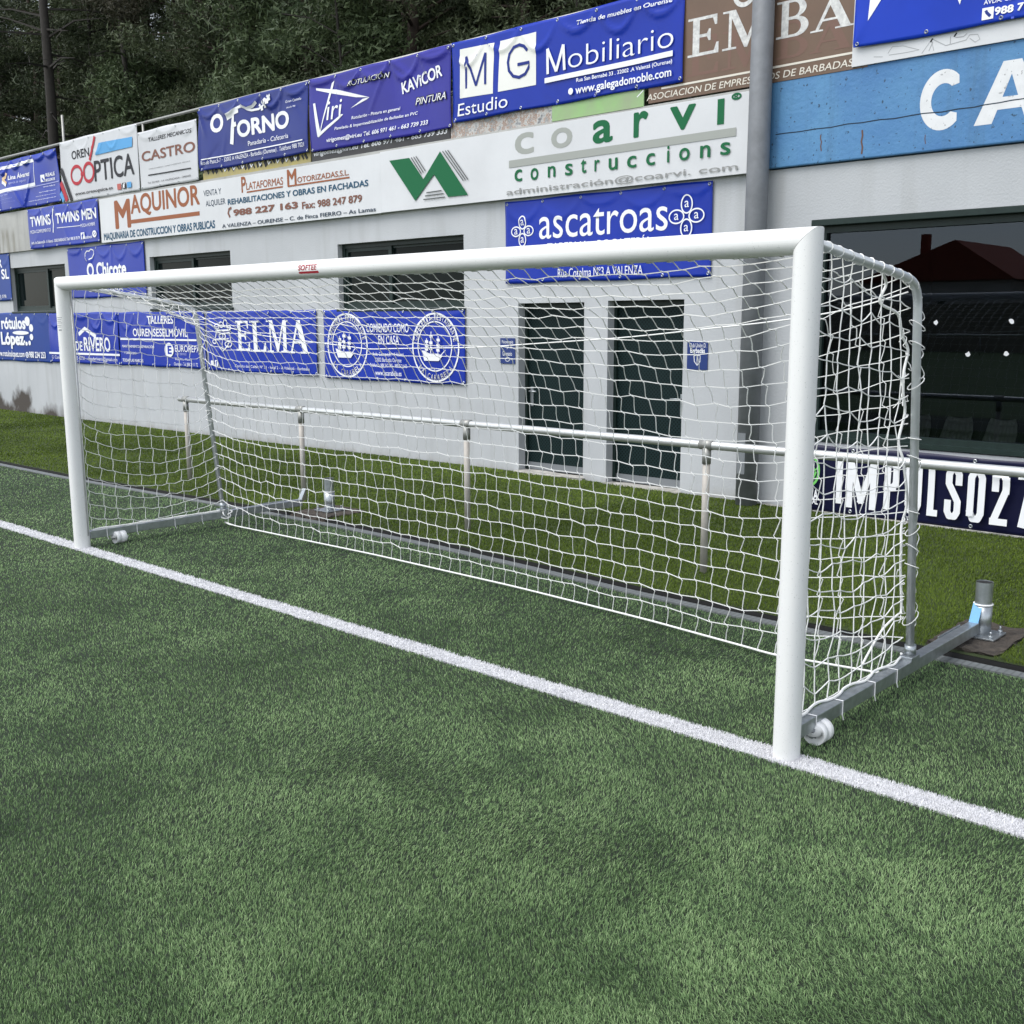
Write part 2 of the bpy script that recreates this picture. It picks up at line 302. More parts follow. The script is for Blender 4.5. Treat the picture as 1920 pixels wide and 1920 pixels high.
# black gap, then the raised olive turf with its dark cut edge
g = MB()
for a, c in zip(xs[:-1], xs[1:]):
    g.face([(a, edge_y(a) - .035, -.02), (c, edge_y(c) - .035, -.02), (c, edge_y(c) + .004, -.02), (a, edge_y(a) + .004, -.02)])
    g.face([(a, edge_y(a) + .004, -.02), (c, edge_y(c) + .004, -.02), (c, edge_y(c) + .004, .026), (a, edge_y(a) + .004, .026)])
tag(g.build('turf_edge_gap', M['black']), kind='structure')
g = MB(); ys = np.linspace(0, 1, 9)
for a, c in zip(xs[:-1], xs[1:]):
    for t0, t1 in zip(ys[:-1], ys[1:]):
        P = lambda x, t: (x, edge_y(x) + .004 + t * (5.20 - edge_y(x)), float(olive_z(x, edge_y(x) + t * (5.2 - edge_y(x)))))
        g.face([P(a, t0), P(c, t0), P(c, t1), P(a, t1)], True)
tag(g.build('surround_ground', M['infill_olive']), kind='structure')

def blades(name, x, y, z0, dist, h, w, lean_dir, lean, tint, mat_, kind):
    n = len(x); r = RNG
    hh = h * r.uniform(.7, 1.2, n); ww = w * np.maximum(1.0, dist / 4.0) * r.uniform(.7, 1.3, n); th = lean_dir + r.normal(0, 1.0, n); ln = np.clip(lean + r.normal(0, .28, n), .05, 1.25) * hh
    fa = r.uniform(0, math.pi, n); wx = np.cos(fa) * ww / 2; wy = np.sin(fa) * ww / 2; lx = np.cos(th) * ln; ly = np.sin(th) * ln
    V = np.empty((n, 5, 3), np.float32)
    V[:, 0] = np.stack([x - wx, y - wy, z0], 1); V[:, 1] = np.stack([x + wx, y + wy, z0], 1)
    mz = z0 + hh * .62; V[:, 2] = np.stack([x + lx * .38 + wx * .9, y + ly * .38 + wy * .9, mz], 1); V[:, 3] = np.stack([x + lx * .38 - wx * .9, y + ly * .38 - wy * .9, mz], 1)
    V[:, 4] = np.stack([x + lx, y + ly, z0 + hh * np.clip(1 - .25 * ln / hh, .6, 1)], 1)
    b = (np.arange(n) * 5)[:, None]
    return tag(np_mesh(name, V.reshape(-1, 3), b + np.array([[3, 2, 4]]), mat_, None, {'tint': np.repeat(np.clip(tint, 0, 1), 5)}, b + np.array([[0, 1, 2, 3]])), kind=kind)
def scatter(R0, d0, d1, p=2.0, a0=math.radians(90 + 42.7 - 47), a1=math.radians(90 + 42.7 + 43)):
    """points on the ground around the camera, density R0*(3/d)^p per square metre"""
    d = np.linspace(d0, d1, 4000); rho = R0 * np.minimum((3 / d) ** p, 1.9) * d; c = np.cumsum(rho); tot = c[-1] * (d[1] - d[0]) * (a1 - a0); n = int(tot)
    dd = np.interp(RNG.random(n), c / c[-1], d); an = RNG.uniform(a0, a1, n)
    return CAM.x + dd * np.cos(an), CAM.y + dd * np.sin(an), dd
LINE0, LINE1 = -.082, .045
x, y, d = scatter(DENS, 1.7, 26)
wob = (vnoise(x, y, .05, 91) - .5) * .012
k = (y < edge_y(x) - .125) & ((y < LINE0 + wob) | (y > LINE1 + wob)) & (x > -24) & (x < 9)
xk, yk, dk = x[k], y[k], d[k]
nap = fbm(xk, yk, .8, 5); patch = fbm(xk, yk, .34, 31); big = fbm(xk, yk, 4.0, 77)
ldir = 2.3 + (fbm(xk, yk, 1.1, 55) - .5) * 6.5
lean = .35 + np.clip((nap - .33) * 1.9, 0, .75)
tint = .42 + (patch - .5) * .55 + (big - .5) * .5 + RNG.normal(0, .27, len(xk)) - .20 * np.clip((.42 - fbm(xk, yk, .15, 401)) / .16, 0, 1)  # random tone and infill spots, plus light and dark of the nap painted in
tag(blades('pitch_turf', xk, yk, np.zeros(len(xk)), dk, .0135, .0017, ldir, lean, tint, M['blade'], 'stuff'), 'green artificial turf of the pitch, brushed in uneven patches', 'turf')
k = (y < LINE1 + wob) & (y > LINE0 + wob) & (x > -24) & (x < 9)
xk, yk, dk = x[k], y[k], d[k]
xk = np.concatenate([xk] + [xk + RNG.normal(0, .012, len(xk)) for _ in range(3)]); yk = np.concatenate([yk] + [np.clip(yk + RNG.normal(0, .012, len(yk)), LINE0, LINE1) for _ in range(3)]); dk = np.tile(dk, 4)
blades('goal_line', xk, yk, np.zeros(len(xk)), dk, .017, .0022, 2.3 + RNG.normal(0, 1.2, len(xk)), np.full(len(xk), .45), .5 + RNG.normal(0, .3, len(xk)), M['blade_white'], 'structure')
g = MB(); g.face([(-40, LINE0 + .004, .006), (12, LINE0 + .004, .006), (12, LINE1 - .004, .006), (-40, LINE1 - .004, .006)]); tag(g.build('goal_line_backing', mat('white_turf_backing', (.60, .61, .61), .9, var=.4, scale=40)), kind='structure')
x, y, d = scatter(DENS * 1.0, 5.0, 30, 1.75)
FOOT = [(2.90, 3.26, 1.83, 2.42), (-2.98, -2.50, 1.93, 2.42)]
k = (y > edge_y(x) + .012) & (y < 5.15) & (x > -24) & (x < 9)
for q in FOOT: k &= ~((x > q[0]) & (x < q[1]) & (y > q[2] - .1) & (y < q[3]))
xk, yk, dk = x[k], y[k], d[k]
tint = .45 + (fbm(xk, yk, .6, 131) - .5) * .6 + (fbm(xk, yk, 3.0, 171) - .5) * .7 + RNG.normal(0, .2, len(xk))
tag(blades('surround_turf', xk, yk, olive_z(xk, yk), dk, .018, .0020, 1.0 + (fbm(xk, yk, 1.3, 255) - .5) * 8, .3 + fbm(xk, yk, .9, 255) * .5, tint, M['blade_olive'], 'stuff'), 'olive green artificial turf strip between the pitch and the building', 'turf')

# ================================================================== the building
BLD = thing('stadium_building', 'long low grey rendered building with dark green windows, two doors and a concrete parapet band', 'building', (-6, 5.18, 0))
YW = 5.18
def holes_wall(x0, x1, z0, z1, holes, y, depth):
    m = MB(); X = sorted({x0, x1, *[h[0] for h in holes], *[h[1] for h in holes]}); Zs = sorted({z0, z1, *[h[2] for h in holes], *[h[3] for h in holes]})
    for a, c in zip(X[:-1], X[1:]):
        for e, f in zip(Zs[:-1], Zs[1:]):
            cx, cz = (a + c) / 2, (e + f) / 2
            if any(h[0] < cx < h[1] and h[2] < cz < h[3] for h in holes): continue
            m.face([(a, y, e), (c, y, e), (c, y, f), (a, y, f)])
    for (a, c, e, f) in holes:
        m.face([(a, y, e), (a, y, f), (a, y + depth, f), (a, y + depth, e)]); m.face([(c, y, e), (c, y + depth, e), (c, y + depth, f), (c, y, f)])
        m.face([(a, y, f), (c, y, f), (c, y + depth, f), (a, y + depth, f)]); m.face([(a, y, e), (a, y + depth, e), (c, y + depth, e), (c, y, e)])
    return m
W1 = (-16.36, -14.06, 1.965, 2.785); W2 = (-11.09, -8.79, 1.965, 2.775); W3 = (-6.30, -3.98, 1.91, 2.735); WB = (.40, 5.6, .665, 2.595)
D1 = (-3.13, -2.19, .065, 1.943); D2 = (-1.876, -.94, .045, 1.953)
w = holes_wall(-26, 6.4, -.1, 3.075, [W1, W2, W3, WB, D1, D2], YW, .16)
w.face([(-26, YW, -.1), (-26, 11, -.1), (-26, 11, 3.075), (-26, YW, 3.075)]); w.face([(6.4, YW, -.1), (6.4, YW, 3.075), (6.4, 11, 3.075), (6.4, 11, -.1)]); w.face([(-26, 11, -.1), (6.4, 11, -.1), (6.4, 11, 3.075), (-26, 11, 3.075)])
w.build('wall', M['wall'], BLD)
f = MB(); f.box(-26, -.064, 5.14, 11.05, 3.075, 3.80); f.build('parapet', M['concrete'], BLD)
f = MB(); f.box(-.060, 6.4, 5.14, 11.05, 3.085, 3.83, .012)
PB = f.build('parapet', M['bluebeam'], BLD); PB['label'] = 'pitted blue painted concrete band with big white capitals'
# rooms behind the openings
for (a, c, e, q, dep) in ((*WB, 4.2),):
    r = MB(); y0, y1 = YW + .162, YW + dep; a, c, e, q = a - .6, c + .2, .05, q + .3
    r.face([(a, y1, e), (c, y1, e), (c, y1, q), (a, y1, q)]); r.face([(a, y0, e), (c, y0, e), (c, y1, e), (a, y1, e)]); r.face([(a, y0, q), (c, y0, q), (c, y1, q), (a, y1, q)]); r.face([(a, y0, e), (a, y1, e), (a, y1, q), (a, y0, q)]); r.face([(c, y0, e), (c, y1, e), (c, y1, q), (c, y0, q)])
    for (u0, u1, v0, v1) in ((a, WB[0], e, q), (WB[1], c, e, q), (WB[0], WB[1], e, WB[2]), (WB[0], WB[1], WB[3], q)): r.face([(u0, y0, v0), (u1, y0, v0), (u1, y0, v1), (u0, y0, v1)])
    r.build('room', M['interior'], BLD)
def small_window(h, split, label=None):
    a, c, e, q = h; y = YW + .075; t = .055
    m = MB(); m.box(a, c, y, y + .07, q - t, q); m.box(a, c, y, y + .07, e, e + t); m.box(a, a + t, y, y + .07, e + t, q - t); m.box(c - t, c, y, y + .07, e + t, q - t)
    xm = a + (c - a) * split
    m.box(xm - .03, xm + .03, y + .012, y + .062, e + t, q - t); m.box(a + t, xm - .03, y + .015, y + .06, q - t - .045, q - t); m.box(a + t, xm - .03, y + .015, y + .06, e + t, e + t + .045)
    m.box(a + t, a + t + .04, y + .015, y + .06, e + t + .045, q - t - .045); m.box(xm + .03, c - t, y + .035, y + .066, q - t - .03, q - t); m.box(xm + .03, c - t, y + .035, y + .066, e + t, e + t + .03)
    wn = m.build('window', M['framegreen'], BLD)
    for (p0, p1, dy) in ((a + t + .04, xm - .03, .035), (xm + .03, c - t, .052)):
        p = MB(); p.face([(p0, y + dy, e + t), (p1, y + dy, e + t), (p1, y + dy, q - t), (p0, y + dy, q - t)]); p.build('pane', M['glass'], wn)
    s = MB(); s.box(a - .03, c + .03, YW - .03, y, e - .035, e - .002, .006); s.build('sill', M['framegreen'], wn)
small_window(W1, .60); small_window(W2, .49); small_window(W3, .40)
# the big window on the right
a, c, e, q = WB; y = YW + .05; m = MB(); t = .095
m.box(a - .02, c, YW - .02, YW + .05, q - .035, q + .02, .005)
m.box(a, c, y, y + .08, q - t, q - .036); m.box(a, c, y, y + .08, e, e + .10); m.box(a, a + t, y, y + .08, e + .10, q - t); m.box(3.2, 3.3, y, y + .08, e + .1, q - t); m.box(a, c, YW - .015, y - .002, e + .01, e + .05)
wn = m.build('window', M['framegreen'], BLD)
for p0, p1 in ((a + t, 3.2), (3.3, c)):
    p = MB(); p.face([(p0, y + .04, e + .1), (p1, y + .04, e + .1), (p1, y + .04, q - t), (p0, y + .04, q - t)]); p.build('pane', M['bigglass'], wn)
for sx_, sz, k_ in ((1.495, 1.724, 0), (2.094, 1.735, 1), (1.773, 1.466, 2), (2.073, 1.476, 3)):   # scraps of white paper stuck on the glass
    p = MB(); pts = []
    for j in range(9):
        an = j / 9 * 6.283; rr = .022 * (0.65 + .5 * random.random()); pts.append((sx_ + rr * math.cos(an), sz + rr * 1.1 * math.sin(an)))
    p.face([(u, y + .030, v) for u, v in pts]); p.face([(u, y + .032, v) for u, v in reversed(pts)])
    for j in range(9): p.face([(*[pts[j][0]], y + .030, pts[j][1]), (pts[(j + 1) % 9][0], y + .030, pts[(j + 1) % 9][1]), (pts[(j + 1) % 9][0], y + .032, pts[(j + 1) % 9][1]), (pts[j][0], y + .032, pts[j][1])])
    p.build('paper_scrap', M['boardwhite'], wn)
# doors
for (a, c, e, q), hx in ((D1, 1), (D2, -1)):
    m = MB(); yb = YW + .14; m.box(a, c, yb, yb + .04, e + .02, q, .004); dl = m.build('door', M['door'], BLD)
    m = MB(); m.box(a, c, yb - .035, yb - .002, q - .055, q - .001); m.box(a, a + .035, yb - .03, yb - .002, e + .02, q - .056); m.box(c - .035, c, yb - .03, yb - .002, e + .02, q - .056); m.build('door_frame', M['framegreen'], dl)
    m = MB(); m.box(a + .036, c - .036, yb - .012, yb - .001, e + .02, e + .10); m.build('kick_plate', M['polehatch'], dl)
    hxx = a + .085 if hx > 0 else c - .085; m = MB(); m.box(hxx - .022, hxx + .022, yb - .010, yb - .001, .80, 1.02, .003); m.tube([(hxx, yb - .008, .97), (hxx, yb - .055, .97), (hxx + hx * .11, yb - .06, .97)], .010, 8); m.build('handle', M['galv'], dl)
    s = MB(); bm = bmesh.new(); bmesh.ops.create_cube(bm, size=1); bmesh.ops.subdivide_edges(bm, edges=bm.edges[:], cuts=7, use_grid_fill=True)
    for v in bm.verts:
        v.co = Vector(((a + c) / 2 + v.co.x * (c - a + .05), YW + .045 + v.co.y * .19, e - .028 + v.co.z * .085)); v.co += Vector((random.uniform(-1, 1), random.uniform(-1.4, .3), random.uniform(-1, .2))) * .011
        if v.co.z > e + .014: v.co.z = e + .014
    s.addbm(bm); s.build('threshold', M['sill'], BLD)
m = MB(); m.box(.0, 6.4, YW - .045, YW - .001, -.05, .045, .006); m.build('wall_plinth', M['sill'], BLD)

# rail along the top of the parapet that carries the top row of banners
RL = thing('parapet_railing', 'galvanised tube railing on top of the parapet, mostly hidden behind the row of banners', 'railing', (-8, 5.24, 3.8))
m = MB(); m.tube([(-26, 5.24, 4.83), (6.2, 5.24, 4.83)], .021, 10); m.build('rail', M['galv_dull'], RL)
m = MB(); m.tube([(-26, 5.24, 4.32), (6.2, 5.24, 4.32)], .016, 8); m.build('rail', M['galv_dull'], RL)
for px in (-25, -22.4, -19.8, -17.0, -13.86, -11.15, -9.37, -6.73, -4.08, -.98, 1.7, 4.2, 6.1):
    m = MB(); m.tube([(px, 5.24, 3.8), (px, 5.24, 4.84)], .019, 8); m.build('post', M['galv_dull'], RL)
MS = thing('thin_mast', 'thin pale metal mast sticking up behind the left end of the banner row', 'mast', (-14.63, 5.6, 3.8))
m = MB(); m.tube([(-14.63, 5.6, 3.8), (-14.62, 5.6, 5.43)], [.026, .022], 10); m.build('tube', M['galv_dull'], MS); m = MB(); m.cyl((-14.63, 5.6, 3.8), (-14.63, 5.6, 3.815), .06); m.build('base_plate', M['galv_dull'], MS)

# floodlight pole
PX, PY = -.095, 5.03
PL = thing('floodlight_pole', 'thick grey galvanised pole standing against the wall, right of the two doors', 'pole', (PX, PY, 0))
m = MB(); m.tube([(PX, PY, -.1), (PX, PY, 3.0), (PX, PY, 9.5)], [.101, .099, .085], 40); m.build('shaft', M['pole'], PL)
m = MB(); m.tube([(PX - .9, PY, 9.5), (PX + .9, PY, 9.5)], .04, 12); m.build('crossarm', M['pole'], PL)
for dx in (-.75, 0, .75):
    m = MB(); m.box(PX + dx - .2, PX + dx + .2, PY - .22, PY - .05, 9.56, 9.86, .02); m.build('floodlight', M['polehatch'], PL)
m = MB()
hp = []
for j in range(7):
    an = math.radians(-128 + j * 9); hp.append((PX + .1035 * math.cos(an), PY + .1035 * math.sin(an)))
for (u, v), (u2, v2) in zip(hp[:-1], hp[1:]): m.face([(u, v, .34), (u2, v2, .34), (u2, v2, .72), (u, v, .72)], True)
for z_ in (.34, .72):
    for (u, v), (u2, v2) in zip(hp[:-1], hp[1:]): m.face([(u, v, z_), (u2, v2, z_), (PX + (u2 - PX) * .95, PY + (v2 - PY) * .95, z_), (PX + (u - PX) * .95, PY + (v - PY) * .95, z_)])
for (u, v) in (hp[0], hp[-1]): m.face([(u, v, .34), (u, v, .72), (PX + (u - PX) * .95, PY + (v - PY) * .95, .72), (PX + (u - PX) * .95, PY + (v - PY) * .95, .34)])
ht = m.build('hatch', M['polehatch'], PL); m = MB(); m.cyl((PX - .045, PY - .098, .62), (PX - .047, PY - .110, .62), .010, 12); m.build('lock', M['black'], ht)

# ================================================================== lettering on banners and boards
_tc = {}; _tl = {}
def text_tris(t, bold, shear):
    key = (t, bold, shear)
    if key not in _tc:
        c = bpy.data.curves.new('t', 'FONT'); c.body = t; c.offset = min(bold, 0); c.shear = shear; c.resolution_u = 4; c.fill_mode = 'FRONT'
        o = bpy.data.objects.new('t', c); COL.objects.link(o); dg = bpy.context.evaluated_depsgraph_get(); me = o.evaluated_get(dg).to_mesh(); me.calc_loop_triangles()
        v = np.array([q.co[:2] for q in me.vertices]).reshape(-1, 2); tr = np.array([q.vertices[:] for q in me.loop_triangles]).reshape(-1, 3)
        o.evaluated_get(dg).to_mesh_clear(); bpy.data.objects.remove(o); bpy.data.curves.remove(c)
        lay = np.zeros(len(v))
        if bold > 0:                                       # heavier strokes: the glyphs laid over themselves with small shifts
            k = 4 if bold <= .012 else 8; vs, ts, ls = [v], [tr], [lay]
            for i in range(k): vs.append(v + 1.25 * bold * np.array([math.cos(i * 2 * math.pi / k + .4), math.sin(i * 2 * math.pi / k + .4)])); ts.append(tr + len(v) * (i + 1)); ls.append(lay + i + 1)
            v, tr, lay = np.vstack(vs), np.vstack(ts), np.concatenate(ls)
        lo, hi = v.min(0), v.max(0); _tc[key] = ((v - lo) / np.maximum(hi - lo, 1e-6), tr); _tl[key] = lay
    return _tc[key]
def poly_tris(loops):
    vs = [Vector((p[0], p[1], 0)) for l in loops for p in l]; tr = tessellate_polygon([[Vector((p[0], p[1], 0)) for p in l] for l in loops])
    return np.array([(v.x, v.y) for v in vs]), np.array(tr).reshape(-1, 3)
def stroke_poly(pts, w):
    pts = [Vector(p) for p in pts]; n = len(pts); L_, R_ = [], []
    for i in range(n):
        t = (pts[min(i + 1, n - 1)] - pts[max(i - 1, 0)]); t = t.normalized() if t.length > 1e-9 else Vector((1, 0)); nn = Vector((-t.y, t.x)) * w / 2; L_.append(pts[i] + nn); R_.append(pts[i] - nn)
    v = np.array([(p.x, p.y) for p in L_ + R_]); tr = []
    for i in range(n - 1): tr += [(i, n + i, i + 1), (n + i, n + i + 1, i + 1)]
    return v, np.array(tr)
def ring_tris(cx, cz, rx, rz, w, n=48):
    an = np.linspace(0, 2 * math.pi, n, endpoint=False); o = np.stack([cx + rx * np.cos(an), cz + rz * np.sin(an)], 1)
    if w <= 0: v = np.vstack([o, [[cx, cz]]]); return v, np.array([(i, (i + 1) % n, n) for i in range(n)])
    i_ = np.stack([cx + (rx - w) * np.cos(an), cz + (rz - w) * np.sin(an)], 1); v = np.vstack([o, i_])
    return v, np.array([q for i in range(n) for q in ((i, (i + 1) % n, n + i), ((i + 1) % n, n + (i + 1) % n, n + i))])
def arc(cx, cy, rx, ry, a0, a1, n=14): return [(cx + rx * math.cos(math.radians(a0 + (a1 - a0) * i / n)), cy + ry * math.sin(math.radians(a0 + (a1 - a0) * i / n))) for i in range(n + 1)]
GL = {
 'E': [[(0, 0), (1, 0), (1, .28), (.93, .28), (.85, .08), (.38, .08), (.38, .47), (.62, .47), (.68, .36), (.74, .36), (.74, .66), (.68, .66), (.62, .55), (.38, .55), (.38, .92), (.8, .92), (.87, .74), (.94, .74), (.94, 1), (0, 1), (0, .94), (.16, .94), (.16, .06), (0, .06)]],
 'L': [[(0, 0), (1, 0), (1, .3), (.93, .3), (.82, .07), (.45, .07), (.45, .94), (.62, .94), (.62, 1), (0, 1), (0, .94), (.2, .94), (.2, .06), (0, .06)]],
 'M': [[(0, 0), (.3, 0), (.3, .05), (.19, .06), (.19, .80), (.47, 0), (.53, 0), (.76, .80), (.76, .06), (.65, .05), (.65, 0), (1, 0), (1, .05), (.92, .06), (.92, .94), (1, .95), (1, 1), (.76, 1), (.53, .27), (.27, 1), (0, 1), (0, .95), (.13, .94), (.13, .06), (0, .05)]],
 'A': [[(0, 0), (.3, 0), (.3, .05), (.2, .06), (.28, .3), (.62, .3), (.7, .06), (.58, .05), (.58, 0), (1, 0), (1, .05), (.93, .06), (.60, 1), (.44, 1), (.12, .06), (0, .05)], [(.31, .37), (.59, .37), (.45, .78)]],
 'B': [[(0, 0)] + arc(.6, .27, .40, .27, -90, 75) + arc(.58, .76, .34, .24, -50, 90) + [(0, 1), (0, .94), (.16, .94), (.16, .06), (0, .06)], [(.38, .07)] + arc(.55, .27, .22, .20, -90, 90, 10) + [(.38, .47)], [(.38, .55)] + arc(.54, .74, .17, .19, -90, 90, 10) + [(.38, .93)]],
 'C': [arc(.56, .5, .56, .5, 48, 312, 30) + [(.93, .26)] + arc(.58, .5, .30, .27, 310, 50, 26) + [(.95, .74)]],
 'a': [[(0, 0), (.26, 0), (.33, .22), (.67, .22), (.74, 0), (1, 0), (.63, 1), (.37, 1)], [(.39, .42), (.61, .42), (.5, .78)]],
}
def op_tris(o):
    k = o[0]
    if k == 'T':
        v, t = text_tris(o[1], o[7], o[8]); return v * [o[4] - o[2], o[5] - o[3]] + [o[2], o[3]], t, o[6]
    if k == 'Q':
        v, t = text_tris(o[1], o[6], o[7]); a, c, d = (np.array(q) for q in o[2:5]); return a + v[:, :1] * (c - a) + v[:, 1:] * (d - a), t, o[5]
    if k == 'P': v, t = poly_tris([o[1]]); return v, t, o[2]
    if k == 'S': v, t = stroke_poly(o[1], o[2]); return v, t, o[3]
    if k == 'R': v, t = ring_tris(*o[1:6]); return v, t, o[6]
    if k == 'G': v, t = poly_tris(GL[o[1]]); return v * [o[4] - o[2], o[5] - o[3]] + [o[2], o[3]], t, o[6]
    if k == 'A':
        _, s, cx, cz, rx, rz, a0, a1, h, col = o; V, T = [], []; n = len(s); up = a0 > a1
        for i, chx in enumerate(s):
            if chx == ' ': continue
            an = math.radians(a0 + (a1 - a0) * (i + .5) / n); v, t = text_tris(chx, .02, 0); wd = abs(math.radians(a1 - a0)) * rx / n * (.36 if chx in 'I·' else .74)
            v = (v - .5) * [wd, h if chx != '·' else h * .2]; px, pz = cx + rx * math.cos(an), cz + rz * math.sin(an); ro = an - math.pi / 2 if up else an + math.pi / 2
            R = np.array([[math.cos(ro), math.sin(ro)], [-math.sin(ro), math.cos(ro)]]); T.append(t + sum(len(q) for q in V)); V.append(v @ R + [px, pz])
        return np.vstack(V), np.vstack(T), col
def split_long(v, t, Lmax, ly):
    v = [tuple(q) for q in v]; ly = list(ly); out = []; st = [tuple(q) for q in t]; cache = {}
    while st:
        a = st.pop(); e = [(math.dist(v[a[i]], v[a[(i + 1) % 3]]), i) for i in range(3)]; m, i = max(e)
        if m <= Lmax: out.append(a); continue
        p, q, r = a[i], a[(i + 1) % 3], a[(i + 2) % 3]; key = (min(p, q), max(p, q))
        if key not in cache: v.append(((v[p][0] + v[q][0]) / 2, (v[p][1] + v[q][1]) / 2)); cache[key] = len(v) - 1; ly.append(ly[p])
        mid = cache[key]; st += [(p, mid, r), (mid, q, r)]
    return np.array(v), np.array(out), np.array(ly)
def make_disp(r, A, seed, pins=.52):
    """folds of a hung vinyl sheet: sag arcs from eyelet to eyelet and creases running from corners and eyelets"""
    x0, z0, x1, z1 = r; W_, H_ = x1 - x0, z1 - z0; q = random.Random(seed); np_ = max(2, round(W_ / pins)); cre = []
    for k in range(int(5 + W_ * 2.6)):
        top = q.random() < .6; u0 = q.randint(0, np_) * W_ / np_; v0 = H_ if top else 0; an = q.uniform(-2.6, -.5) if top else q.uniform(.5, 2.6)
        if q.random() < .25: u0 = q.choice((0, W_))
        cre.append((u0, v0, math.cos(an), math.sin(an), q.uniform(.25, .95) * H_ * 1.1, q.uniform(.010, .036), q.uniform(.25, 1.0) * q.choice((1, 1, -.5))))
    ph = [q.uniform(0, 6.28) for _ in range(6)]; sags = [q.uniform(.05, .30) for _ in range(np_)]
    def f(x, z):
        u = np.asarray(x) - x0; v = np.asarray(z) - z0; d = np.zeros_like(u, dtype=float)
        seg = np.clip((u / W_ * np_).astype(int), 0, np_ - 1); s = u / W_ * np_ - seg; sag = np.array(sags)[seg]; arcz = H_ - .02 - sag * H_ * np.clip(4 * s * (1 - s), 0, 1); d += .8 * np.exp(-((v - arcz) / .028) ** 2) * np.clip(4 * s * (1 - s), 0, 1) ** .5
        for (u0, v0, cx, cz, L_, wd, am) in cre:
            al = (u - u0) * cx + (v - v0) * cz; pe = -(u - u0) * cz + (v - v0) * cx; tt = np.clip(al / L_, 0, 1); d += am * np.exp(-(pe / (wd * (.35 + 1.2 * tt))) ** 2) * np.clip(al / .05, 0, 1) * (1 - tt) ** 1.2
        d += .45 * np.sin(u * 2.3 + ph[0] + 1.1 * np.sin(v * 2 + ph[1])) * np.sin(v * 3.1 / H_ + ph[2] * .2) + .25 * np.sin(u * 5.1 + v * 3.7 + ph[3])
        return np.maximum(A * (d + .35), -.002)
    return f
INFO = {}
def info(k, *a): INFO[k] = a
#     key: name, material, wrinkle amplitude (None = rigid board), label, category, eyelets
info('lina', 'banner', 'blue', .05, 'crumpled blue banner with a white outlined box, leftmost in the top row', 'banner')
info('oren', 'banner', 'whitevinyl', .012, 'white banner with red spectacle rings and a pale blue bar', 'banner')
info('castro', 'banner', 'whitevinyl', .014, 'small sagging white banner with one big brown word, hung lower than its neighbours', 'banner')
info('forno', 'banner', 'blue_dull', .034, 'dull blue banner with a white wheat ear over its big letters', 'banner')
info('yellow', 'advertising_board', 'yellow', None, 'worn yellow board showing as a strip under the wheat ear banner', 'board')
info('viri', 'banner', 'blue_violet', .034, 'violet blue banner with a white triangle outline at its left', 'banner')
info('dark', 'advertising_board', 'darkboard', None, 'blackish board peeping out under the violet blue banner', 'board')
info('mg', 'banner', 'blue', .024, 'blue banner with two white squares that hold single letters', 'banner')
info('decay', 'advertising_board', 'decay', None, 'rusty board of flaking white paint under the banner with two white squares', 'board')
info('greenb', 'advertising_board', 'greenboard', None, 'pale green board end sticking out under the banner with two white squares', 'board')
info('emba', 'advertising_board', 'brown', None, 'brown board with peeling white serif capitals, behind the pole', 'board')
info('whiteb', 'advertising_board', 'boardwhite', None, 'white board scribbled with pencil, under the bright blue banner at top right', 'board')
info('bluetr', 'banner', 'blue_bright', .022, 'bright blue banner with a white telephone square, at the top right corner', 'banner')
info('twins', 'banner', 'blue', .020, 'blue banner split by a wavy white upright, left of the long white boards', 'banner')
info('maq', 'advertising_board', 'boardwhite', None, 'white board with large brown capitals over a brown rule, leftmost of the white boards', 'board')
info('plat', 'advertising_board', 'boardwhite', None, 'white board with small brown and teal lines of text, between the other two white boards', 'board')
info('coarvi', 'advertising_board', 'boardwhite', None, 'white board with green zigzag emblem and spaced green and grey letters', 'board')
info('sl', 'banner', 'blue_azure', .008, 'blue banner cut off at the left picture edge, left of the first small window', 'banner')
info('chicote', 'banner', 'blue', .012, 'blue banner with a thin cook hat outline, between the first two small windows', 'banner')
info('ascat', 'banner', 'blue', .010, 'blue banner with two white clover outlines, above the doors', 'banner')
info('rotulos', 'banner', 'blue_azure', .004, 'smooth azure banner with a curve of white dots, below the first small window', 'banner')
info('rivero', 'banner', 'blue', .022, 'blue banner with a white roof chevron, seen behind the far goal post', 'banner')
info('tall', 'banner', 'blue', .012, 'blue banner with a white oval emblem, left of the slanting far net support', 'banner')
info('elma', 'banner', 'blue', .012, 'blue banner with tall white serif capitals and a crowned crest', 'banner')
info('carab', 'banner', 'blue', .010, 'blue banner with two round white ship emblems', 'banner')
info('sgnl', 'sign', 'signblue', None, 'small dark blue sign on the wall left of the doors', 'sign')
info('sgnr', 'sign', 'signblue', None, 'small dark blue sign with a shield on the wall right of the doors', 'sign')
info('impulso', 'banner', 'navy', .012, 'navy banner with huge white condensed letters under the big window', 'banner')
eye_me = None
def eyelet(parent, x, y, z):
    global eye_me
    if eye_me is None:
        m = MB(); n = 12
        for j in range(n):
            a0, a1 = 2 * math.pi * j / n, 2 * math.pi * (j + 1) / n; p = lambda a, r, yy: (r * math.cos(a), yy, r * math.sin(a))
            m.face([p(a0, .017, 0), p(a1, .017, 0), p(a1, .012, -.004), p(a0, .012, -.004)], True); m.face([p(a0, .012, -.004), p(a1, .012, -.004), p(a1, .007, 0), p(a0, .007, 0)], True)
        eye_me = bpy.data.meshes.new('eyelet'); eye_me.from_pydata(m.v, [], m.f); eye_me.materials.append(M['galv'])
    o = bpy.data.objects.new('eyelet', eye_me); COL.objects.link(o); o.parent = parent; o.location = Vector((x, y, z)) - parent.location
